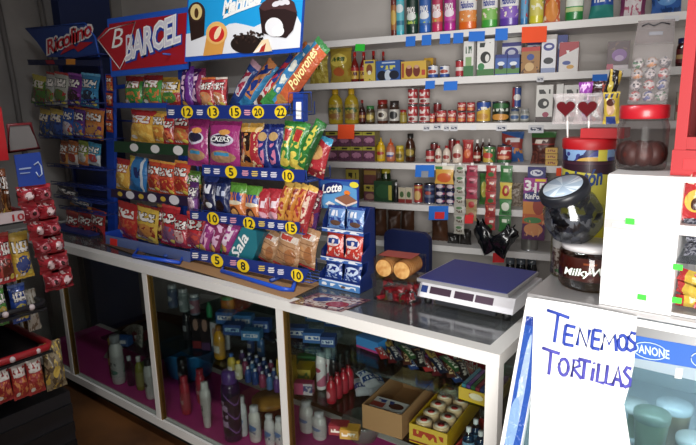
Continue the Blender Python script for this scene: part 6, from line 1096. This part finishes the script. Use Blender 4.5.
while n < 40:
    v = Vector((rr.uniform(-1, 1), rr.uniform(-1, 1), rr.uniform(-1, .7)))
    if v.length > .82 or (v.length < .5): continue
    v = v*r2+Vector((0, 0, r2*.93)); m = MB(); m.bag(.036, .024, .014, kb[n % 3], n, .12, nx=5, nz=4)
    tag(m.build('black_sweet', None, (0, 0, 0), loc=Vector((cjp.x, cjp.y, jz))+v-Vector((0, 0, .01)), rot=(rr.uniform(-1, 1), rr.uniform(-1, 1), rr.uniform(-2, 2))), 'black wrapped sweet inside the round glass jar', 'sweet', 'black sweets in the glass jar'); n += 1
# tall jar of grain behind
gp = PZ(552, 278, FT); root = empty('grain_jar', (gp.x+.03, gp.y+.06, FT+.001), 'tall clear jar of pale and brown sweets behind the brown labelled jar', 'jar'); hg = PY(552, 222, gp.y+.06).z-FT
MB().lathe([(0, 0), (.05, 0), (.054, .008), (.054, hg)], glass('dcdcdc', .4), 20).build('jar_body', root); m = MB(); m.lathe([(0, .006), (.049, .006), (.049, hg*.9), (0, hg*.9)], prt('c8bcb0', (('n', '6a4030', 12, .5), ('r', 'e0dcd8', 0, 1, .6, 1), ('e', '2f8a3a', .5, .1, .2, .05))), 20); m.build('contents', root)
MB().lathe([(.056, hg-.006), (.056, hg+.02), (0, hg+.02)], mat('c8c4c0', .4), 18).build('lid', root)
# big bucket with the blue and yellow print
bkY = 1.90; a, b = PY(562, 170, bkY), PY(616, 170, bkY); bw = RW((a+b)/2, 54)/2; bx = (a.x+b.x)/2; ztp = PY(588, 139, bkY).z; H = ztp-FT
root = empty('lollipop_bucket', (bx, bkY, FT+.001), 'tall printed bucket with red lid, blue above and yellow below, behind the jars', 'bucket')
m = MB(); m.lathe([(0, 0), (bw*.94, 0), (bw*.95, .01), (bw*.97, H*.55)], P('d8cc2c'), 28)
m.lathe([(bw*.97, H*.55), (bw, H-.02)], prt('3a3f8a', (('s', '8ab0e0', .05, .95, .35, .95, 9, 5), ('n', '1f2458', 4, .55), ('e', 'd8a83a', .62, .7, .2, .1), ('r', 'e0d02c', .68, .8, .55, 1), ('s', 'd8d8e8', .1, .6, .55, .7, 9, 2))), 28)
zc = PY(588, 183, bkY-bw).z-FT; zd = PY(588, 171, bkY-bw).z-FT
m.lathe([(bw*.985, zc-.09), (bw*.99, zc+.052)], prt('e0d42c', (('h', '3a1a2a', .16, 1, .93), ('e', 'c8c020', .5, .0, .4, .2))), 28); m.lathe([(bw*.992, zc+.051), (bw*.994, zc+.066)], prt('2c1624', (('s', 'c88a9a', .45, .8, .5, .7, 8, 2), ('e', '4a2434', .5, .5, .5, .3))), 28)
m.text('Paletón', bw*1.75, .055, lambda x, z: (bw*1.01*math.sin(x/bw*.9), -bw*1.01*math.cos(x/bw*.9), zc+z+.01+.15*x), mat('24407a', .5), .035, .1); m.build('bucket_body', root)
MB().lathe([(bw*1.02, H-.03), (bw*1.04, H-.02), (bw*1.04, H), (bw*.98, H+.004), (0, H+.004)], rd_, 28).build('lid', root)
tpz = ztp+.006
# lollipops and sweets on the lid
for i, (px, py, x2) in enumerate(((566, 108, 1), (587, 108, 2))):
    p = PY(px, py, 1.86); t = empty('lollipop', (p.x+.01, 1.86+.005*i, tpz), ('left', 'right')[i]+' dark red heart lollipop in a clear wrapper standing over the bucket', 'lollipop')
    z = p.z-tpz; m = MB(); m.tube([(0, 0, 0), (-.005, 0, z-.02)], .003, wht, 6); m.build('stick', t)
    m = MB(); hp = [(.0225*math.sin(u)**3*1.25-.005, -.022, z+.0017*(13*math.cos(u)-5*math.cos(2*u)-2*math.cos(3*u)-math.cos(4*u))) for u in [2*PI*k/26 for k in range(26)]]; m.slab(hp, (0, .014, 0), mat('5a1018', .15, coat=.6)); m.build('candy_heart', t, bev=.003)
    m = MB(); m.bag(.095, .095, .03, glass('f4eeee', .2, .15, .22, 'f0ecec'), i+50, .1); 
    for k, v in enumerate(m.v): m.v[k] = v+Vector((-.004, 0, z-.05))
    m.build('wrapper', t)
m = MB(); c = PY(600, 131, 1.87); m.box(c.x-.05, c.x+.075, 1.84, 1.93, 0, .03, rd_); tag(m.build('red_box', None, (0, 0, 0), loc=(0, 0, tpz)), 'flat red box on the bucket lid under the chili candies', 'box')
for bx_, by_, tx_, ty_, w, Y, mm, nm, lab in ((584, 121, 586, 82, 14, 1.885, prt('8a2a9a', (('n', 'd8a0e0', 4, .58), ('e', '4a1a5a', .5, .5, .3, .2)), .24, .4), 'candy_bag', 'purple foil candy bag behind the right lollipop'), (597, 121, 600, 81, 20, 1.90, prt('3a1a1c', (('n', 'a83a24', 4, .55), ('s', 'd8b080', .2, .8, .4, .6, 6, 3)), .24, .4), 'candy_bag', 'dark brown and red candy bag between the purple bag and the yellow packet'),
                                               (611, 124, 612, 92, 17, 1.84, prt('e0c024', (('e', 'e8b890', .5, .5, .26, .22), ('e', '5a2a1c', .5, .68, .28, .12), ('r', '2f4a9a', .2, .8, .0, .24), ('s', '1c2a6a', .1, .9, .8, .95, 6, 2)), .24, .4), 'candy_packet', 'yellow candy packet with a round picture before the clear ball box'), (608, 98, 617, 70, 15, 1.87, prt('20181a', (('d', 'd8b42c', 1.5, 1.0, .3), ('e', 'd8c03a', .5, .4, .2, .2)), .24, .4), 'candy_packet', 'black and gold packet standing behind the yellow candy packet')):
    RT(bx_, by_, tx_, ty_, w, Y, mm, nm, lab, cat='candy packet', lean=0, d=.03)
# jar with the red lid on the cabinet
jc = PZ(641, 176, BZ1); ry_ = 1.64; jl, jr2 = PY(616, 145, ry_), PY(669, 145, ry_); R1 = RW((jl+jr2)/2, 53)/2; jx = (jl.x+jr2.x)/2; zl_ = PY(643, 118, ry_).z-BZ1
root = empty('candy_jar', (jx, ry_, BZ1+.003), 'clear plastic jar with red lid holding brown sweets on the white cabinet', 'jar')
MB().lathe([(0, 0), (R1*.93, 0), (R1, .012), (R1, zl_*.82), (R1*.9, zl_*.95), (R1*.86, zl_)], glass('e4e0e0', .0, .10, .02, 'c8c4c4'), 30).build('jar_body', root)
hl = PY(643, 107, ry_).z-BZ1-zl_; MB().lathe([(R1*.93, zl_-.004), (R1*.96, zl_), (R1*.96, zl_+hl), (R1*.9, zl_+hl+.003), (0, zl_+hl+.003)], mat('b01a26', .35, coat=.3), 28).build('lid', root)
rr = random.Random(9)
for i in range(9):
    a = 2*PI*i/8+.3; q = R1*.6 if i < 8 else 0; m = MB(); m.ball((0, 0, 0), .026, mat('4a1c14', .5), 12, 1.25); tag(m.build('brown_sweet', None, (0, 0, 0), loc=(jx+q*math.cos(a), ry_+q*math.sin(a), BZ1+.043)), 'large brown sweet inside the clear jar with red lid', 'sweet', 'brown sweets in the red lidded jar')
# clear box of printed balls, on the jar
zb0 = BZ1+.003+zl_+hl+.004; b0, b1 = PY(630, 80, ry_), PY(675, 80, ry_); hw = RW((b0+b1)/2, 43)/2*.92; zt1 = PY(652, 22, ry_).z; HB = zt1-zb0
root = empty('ball_box', (jx+.004, ry_, zb0), 'tall clear box of white printed ball sweets balanced on the red lid', 'box', None, 0, (0, .03, .15)); pg = glass('ece8e8', .0, .15, .03, 'd8d0d0')
m = MB(); m.box(-hw, hw, -hw*.8, hw*.8, 0, HB*.74, pg); m.build('clear_box', root)
m = MB(); m.slab([(-hw, -.004, HB*.74), (hw, -.004, HB*.74), (hw*.92, -.004, HB*1.02), (-hw*.92, -.004, HB*1.02)], (0, .008, 0), glass('c8c0c0', 0, .2, .2, 'a09898')); m.box(-hw*.3, hw*.4, -.006, -.0045, HB*.84, HB*.88, mat('5a5a62', .5)); m.tube([(-hw*.7, -.006, HB*.95), (-hw*.4, -.006, HB*.98), (-hw*.1, -.006, HB*.95), (hw*.3, -.006, HB*.985), (hw*.7, -.006, HB*.96)], .0016, INK, 5); m.build('top_flap', root)
bc = [prt('b4aeae', (('n', c_, 2.6, .52), ('e', '2a2a30', .4, .6, .07, .08), ('e', '2a2a30', .62, .6, .07, .08), ('n', 'c8c4c4', 4, .62)), .3, .5) for c_ in ('b83a3a', '3a4a8a', '4a7a58', 'b8783a', '5a5a66')]
nb = 0; R3 = Matrix.Rotation(.15, 3, 'Z')
br = hw*.315
for l in range(4):
    for r_ in range(3):
        for c in range(3):
            m = MB(); m.ball((0, 0, 0), br, bc[nb % 5], 14); p = R3 @ Vector((-hw*.66+hw*.66*c, -hw*.47+hw*.47*r_, .006+br+2*br*.98*l)); p.x += .03*p.z
            tag(m.build('ball_sweet', None, (0, 0, 0), loc=Vector((jx+.004, ry_, zb0))+p, rot=(0, 0, rr.uniform(-.5, .5))), 'white printed ball sweet in the tall clear box', 'sweet', 'ball sweets in the clear box'); nb += 1
# ================================================================== rack of sweets at the near left, facing the aisle
LX = -2.35; dk = mat('17171c', .45); 
def side_pt(px, py, X=LX): return PX(px, py, X)
e0 = side_pt(66, 400, -2.40); y1 = e0.y+.02; y0 = .5
root = empty('sweets_rack', (-2.7, (y0+y1)/2, 0), 'black floor rack with red trays of snacks at the near left edge', 'rack'); O = root.location
m = MB(); m.box(-2.98, -2.40, y0, y1, 0, .46, dk); 
for k in range(4): m.box(-2.40, -2.392, y0, y1, .08+.09*k, .13+.09*k, mat('0f0f12', .4))
m.build('base_cabinet', root, O)
m = MB(); m.box(-3.0, -2.96, y0, y1, .46, 1.62, dk); m.box(-2.96, -2.90, y1-.03, y1, .46, 1.50, dk); m.build('back_panel', root, O)
rt2 = mat('9a1a22', .35, coat=.3)
for pa, pb, d in (((0, 364), (52, 345), .30), ((0, 222), (30, 211), .22), ((0, 318), (46, 301), .24)):
    a, b = side_pt(*pa), side_pt(*pb); z = (a.z+b.z)/2; m = MB(); dark = pa[1] == 318
    m.box(LX-d-.3, LX, y0+.02, b.y, z-.03, z-.02, dk); m.tube([(LX-.02, y0+.02, z), (LX, b.y-.02, z), (LX-.03, b.y, z), (LX-d-.3, b.y, z)], .016 if not dark else .012, dk if dark else rt2, 8)
    if pa[1] == 222:
        m.box(LX-.004, LX+.016, y0+.02, b.y-.02, z-.02, z+.02, mat('b8a8a8', .5)); c = side_pt(13, 218, LX+.018)
        m.text('10', .045, .028, lambda x, zz: (LX+.0185, c.y+x+.02, c.z+zz), mat('9a1a22', .5), .02)
    else:
        for t in range(3):
            yy = b.y-.06-.10*t; m.ball((LX+.004, yy, z), .013, mat('c8b8b8', .5), 8)
    m.build('tray', root, O)
a, b = side_pt(0, 112, -2.42), side_pt(9, 160, -2.42); m = MB(); m.box(-2.46, -2.42, y0, b.y, b.z, a.z+.02, mat('a81a20', .4)); m.build('red_header', root, O)
m = MB(); q = [side_pt(x, y, -2.5) for x, y in ((9, 152), (8, 125), (30, 123.5), (39, 148))]; m.tube(q, .008, mat('6a1a20', .4), 6, True); m.slab(q, (-.004, 0, 0), mat('6a6664', .5), None); m.build('picture_frame', root, O)
def LB(x0, x1, y0_, y1_, X, mm, nm, lab, d=.05, grp=None):
    c0, c1 = PX((x0+x1)/2, y1_, X), PX((x0+x1)/2, y0_, X); w = abs(PX(x1, (y0_+y1_)/2, X).y-PX(x0, (y0_+y1_)/2, X).y)
    return bag(c0, (-.06, 0, PI/2), w, c1.z-c0.z, d, mm, nm, lab, 'snack bag', grp)
LB(-4, 7, 165, 218, LX-.03, gb('8a4a1c', 'c88a3a', '4a2a14', 0), 'peanut_bag', 'near left rack, brown peanut bag at the very edge above the price bar')
LB(5, 13, 168, 216, LX-.05, gb('7a3f1a', 'b87a34', '4a2a14', 1), 'peanut_bag', 'near left rack, second brown peanut bag above the price bar')
LB(-2, 17, 232, 283, LX-.03, gb('b01f24', 'c84a3a', '6a2a1c', 0), 'candy_bag', 'near left rack, red candy bag with white lettering under the price bar')
LB(14, 35, 231, 278, LX-.05, gb('d8ac24', 'e0c048', '3a4a8a', 0), 'candy_bag', 'near left rack, yellow candy bag under the price bar')
LB(-3, 10, 285, 325, LX-.04, gb('4a8a34', 'c8c8b0', 'c8a83a', 0), 'candy_bag', 'near left rack, green and white bag in the middle tray')
LB(13, 31, 283, 322, LX-.07, gb('24489a', '5a7ac0', 'c8b83a', 0), 'candy_bag', 'near left rack, blue bag in the middle tray')
LB(29, 42, 288, 330, LX-.10, prt('b8b0a0', (('n', '7a6a54', 5, .55),), .2, .5), 'candy_bag', 'near left rack, pale clear bag right of the blue one')
LB(-4, 15, 362, 402, LX-.02, gb('a82a2c', 'd8d0c8', 'd87a3a', 2), 'snack_bag', 'near left rack, red and white bag at the edge below the red bar')
LB(14, 31, 358, 398, LX-.02, gb('b03028', 'd8c8c0', 'd8803a', 2), 'snack_bag', 'near left rack, second red and white bag below the red bar')
LB(29, 47, 353, 393, LX-.02, gb('a82c28', 'd8ccc0', 'c8743a', 2), 'snack_bag', 'near left rack, third red and white bag below the red bar')
LB(47, 68, 340, 388, LX-.02, prt('8a7a5a', (('n', 'c8a83a', 6, .55), ('n', '5a4a34', 5, .55), ('e', 'd8b43a', .4, .4, .16, .12)), .12, .6), 'clear_bag', 'near left rack, clear bag of mixed yellow snacks at the end of the red bar', d=.08)
# strip of red bonbons under the blue card, hanging in front of the rack's end
Xs = -2.33; root = empty('bonbon_strip', PX(28, 154, Xs), 'blue hanging card with a long strip of red wrapped bonbons at the near left', 'bonbons'); O = root.location
m = MB(); q = [PX(x, y, Xs) for x, y in ((19, 187), (46, 184), (40, 152), (14, 155))]; m.slab(q, (-.004, 0, 0), mat('1c3a8a', .4), None)
m.tube([PX(x, y, Xs+.002) for x, y in ((34, 165), (38, 162), (41, 166), (42, 174), (39, 177), (36, 172))], .003, mat('a8b4c8', .5), 5); m.slab([PX(x, y, Xs+.002) for x, y in ((19, 170), (31, 168.5), (31, 167), (19, 168.5))], (.001, 0, 0), mat('8a98b8', .5)); m.slab([PX(x, y, Xs+.002) for x, y in ((20, 174), (30, 173), (30, 172), (20, 173))], (.001, 0, 0), mat('8a98b8', .5)); m.build('blue_card', root, O)
rb = prt('a81a28', (('e', 'd8b8b8', .5, .5, .24, .22), ('n', '6a1018', 5, .58), ('s', 'e8d0d0', .2, .8, .8, .92, 6, 2)), .18, .6)
rb2 = prt('8a1422', (('e', 'b84a58', .5, .45, .3, .24), ('e', '3a0a10', .45, .5, .12, .12), ('n', 'd8a0a8', 7, .64), ('r', 'b81c2c', 0, 1, .82, 1)), .14, .6)
for i in range(6):
    for c in range(2):
        cx_ = 27+5.4*i+c*17-(1.2*i if c else 0); cy_ = 205+17*i-c*2
        a, b = PX(cx_, cy_, Xs-.01), PX(cx_-3, cy_-18, Xs-.01); w = abs(PX(cx_+9.5, cy_-9, Xs).y-PX(cx_-9.5, cy_-9, Xs).y)
        q = MB().bag(w*(.92+.1*((i*3+c) % 3)/2), (a-b).length*1.05, .085, (rb, rb2)[(i+c) % 2], i*2+c, .14, nx=10, nz=10)
        v = b-a; roll = math.atan2(v.y, v.z); ob = q.build('bonbon_pack', root, (0, 0, 0), loc=a-O, rot=(0, roll, PI/2))
# ================================================================== light, sky, camera
W = bpy.data.worlds.new('sky'); bpy.context.scene.world = W; W.use_nodes = True; W.node_tree.nodes['Background'].inputs['Color'].default_value = (.75, .85, 1, 1); W.node_tree.nodes['Background'].inputs['Strength'].default_value = .6
def area(nm, loc, rot, sx, sy_, en, col, spread=PI):
    l = bpy.data.lights.new(nm, 'AREA'); l.shape = 'RECTANGLE'; l.size = sx; l.size_y = sy_; l.energy = en; l.color = col; l.spread = spread
    o = bpy.data.objects.new(nm, l); COL.objects.link(o); o.location = loc; o.rotation_euler = rot; return o
area('fridge_fill', (FX/2+FR/2, FY+.06, FT-.055), (.25, 0, 0), 1.0, .03, 5, (.85, .95, 1))  # added light inside the fridge to bring out the tubs
area('counter_fill', (-1.3, .8, 2.72), (0, 0, 0), 1.2, .15, 24, (.95, .98, 1))  # added fill from above, brightens the goods inside the counter
area('daylight_doorway', (1.0, -1.7, 1.55), (PI/2, 0, 0), 1.9, 2.4, 240, (1, .97, .93), PI)
cd = bpy.data.cameras.new('camera'); co = bpy.data.objects.new('camera', cd); COL.objects.link(co); cd.sensor_fit = 'HORIZONTAL'; cd.sensor_width = 36; cd.lens = F/696*36; cd.clip_start = .02
R3_ = Matrix(((AX.x, -0, 0), (0, 0, 0), (0, 0, 0)))
cols = []
for c in ((1, 0, 0), (0, -1, 0), (0, 0, -1)):
    d = Vector(c); cols.append(Vector((d.dot(AX), d.dot(AY), d.dot(AU))))
co.matrix_world = Matrix(((cols[0].x, cols[1].x, cols[2].x, CAM.x), (cols[0].y, cols[1].y, cols[2].y, CAM.y), (cols[0].z, cols[1].z, cols[2].z, CAM.z), (0, 0, 0, 1)))
S = bpy.context.scene; S.camera = co; S.view_settings.view_transform = 'Standard'; S.view_settings.look = 'None'; S.view_settings.gamma = 1; S.view_settings.use_curve_mapping = False; S.view_settings.exposure = 0.0
S.cycles.transparent_max_bounces = 24; S.cycles.max_bounces = 8
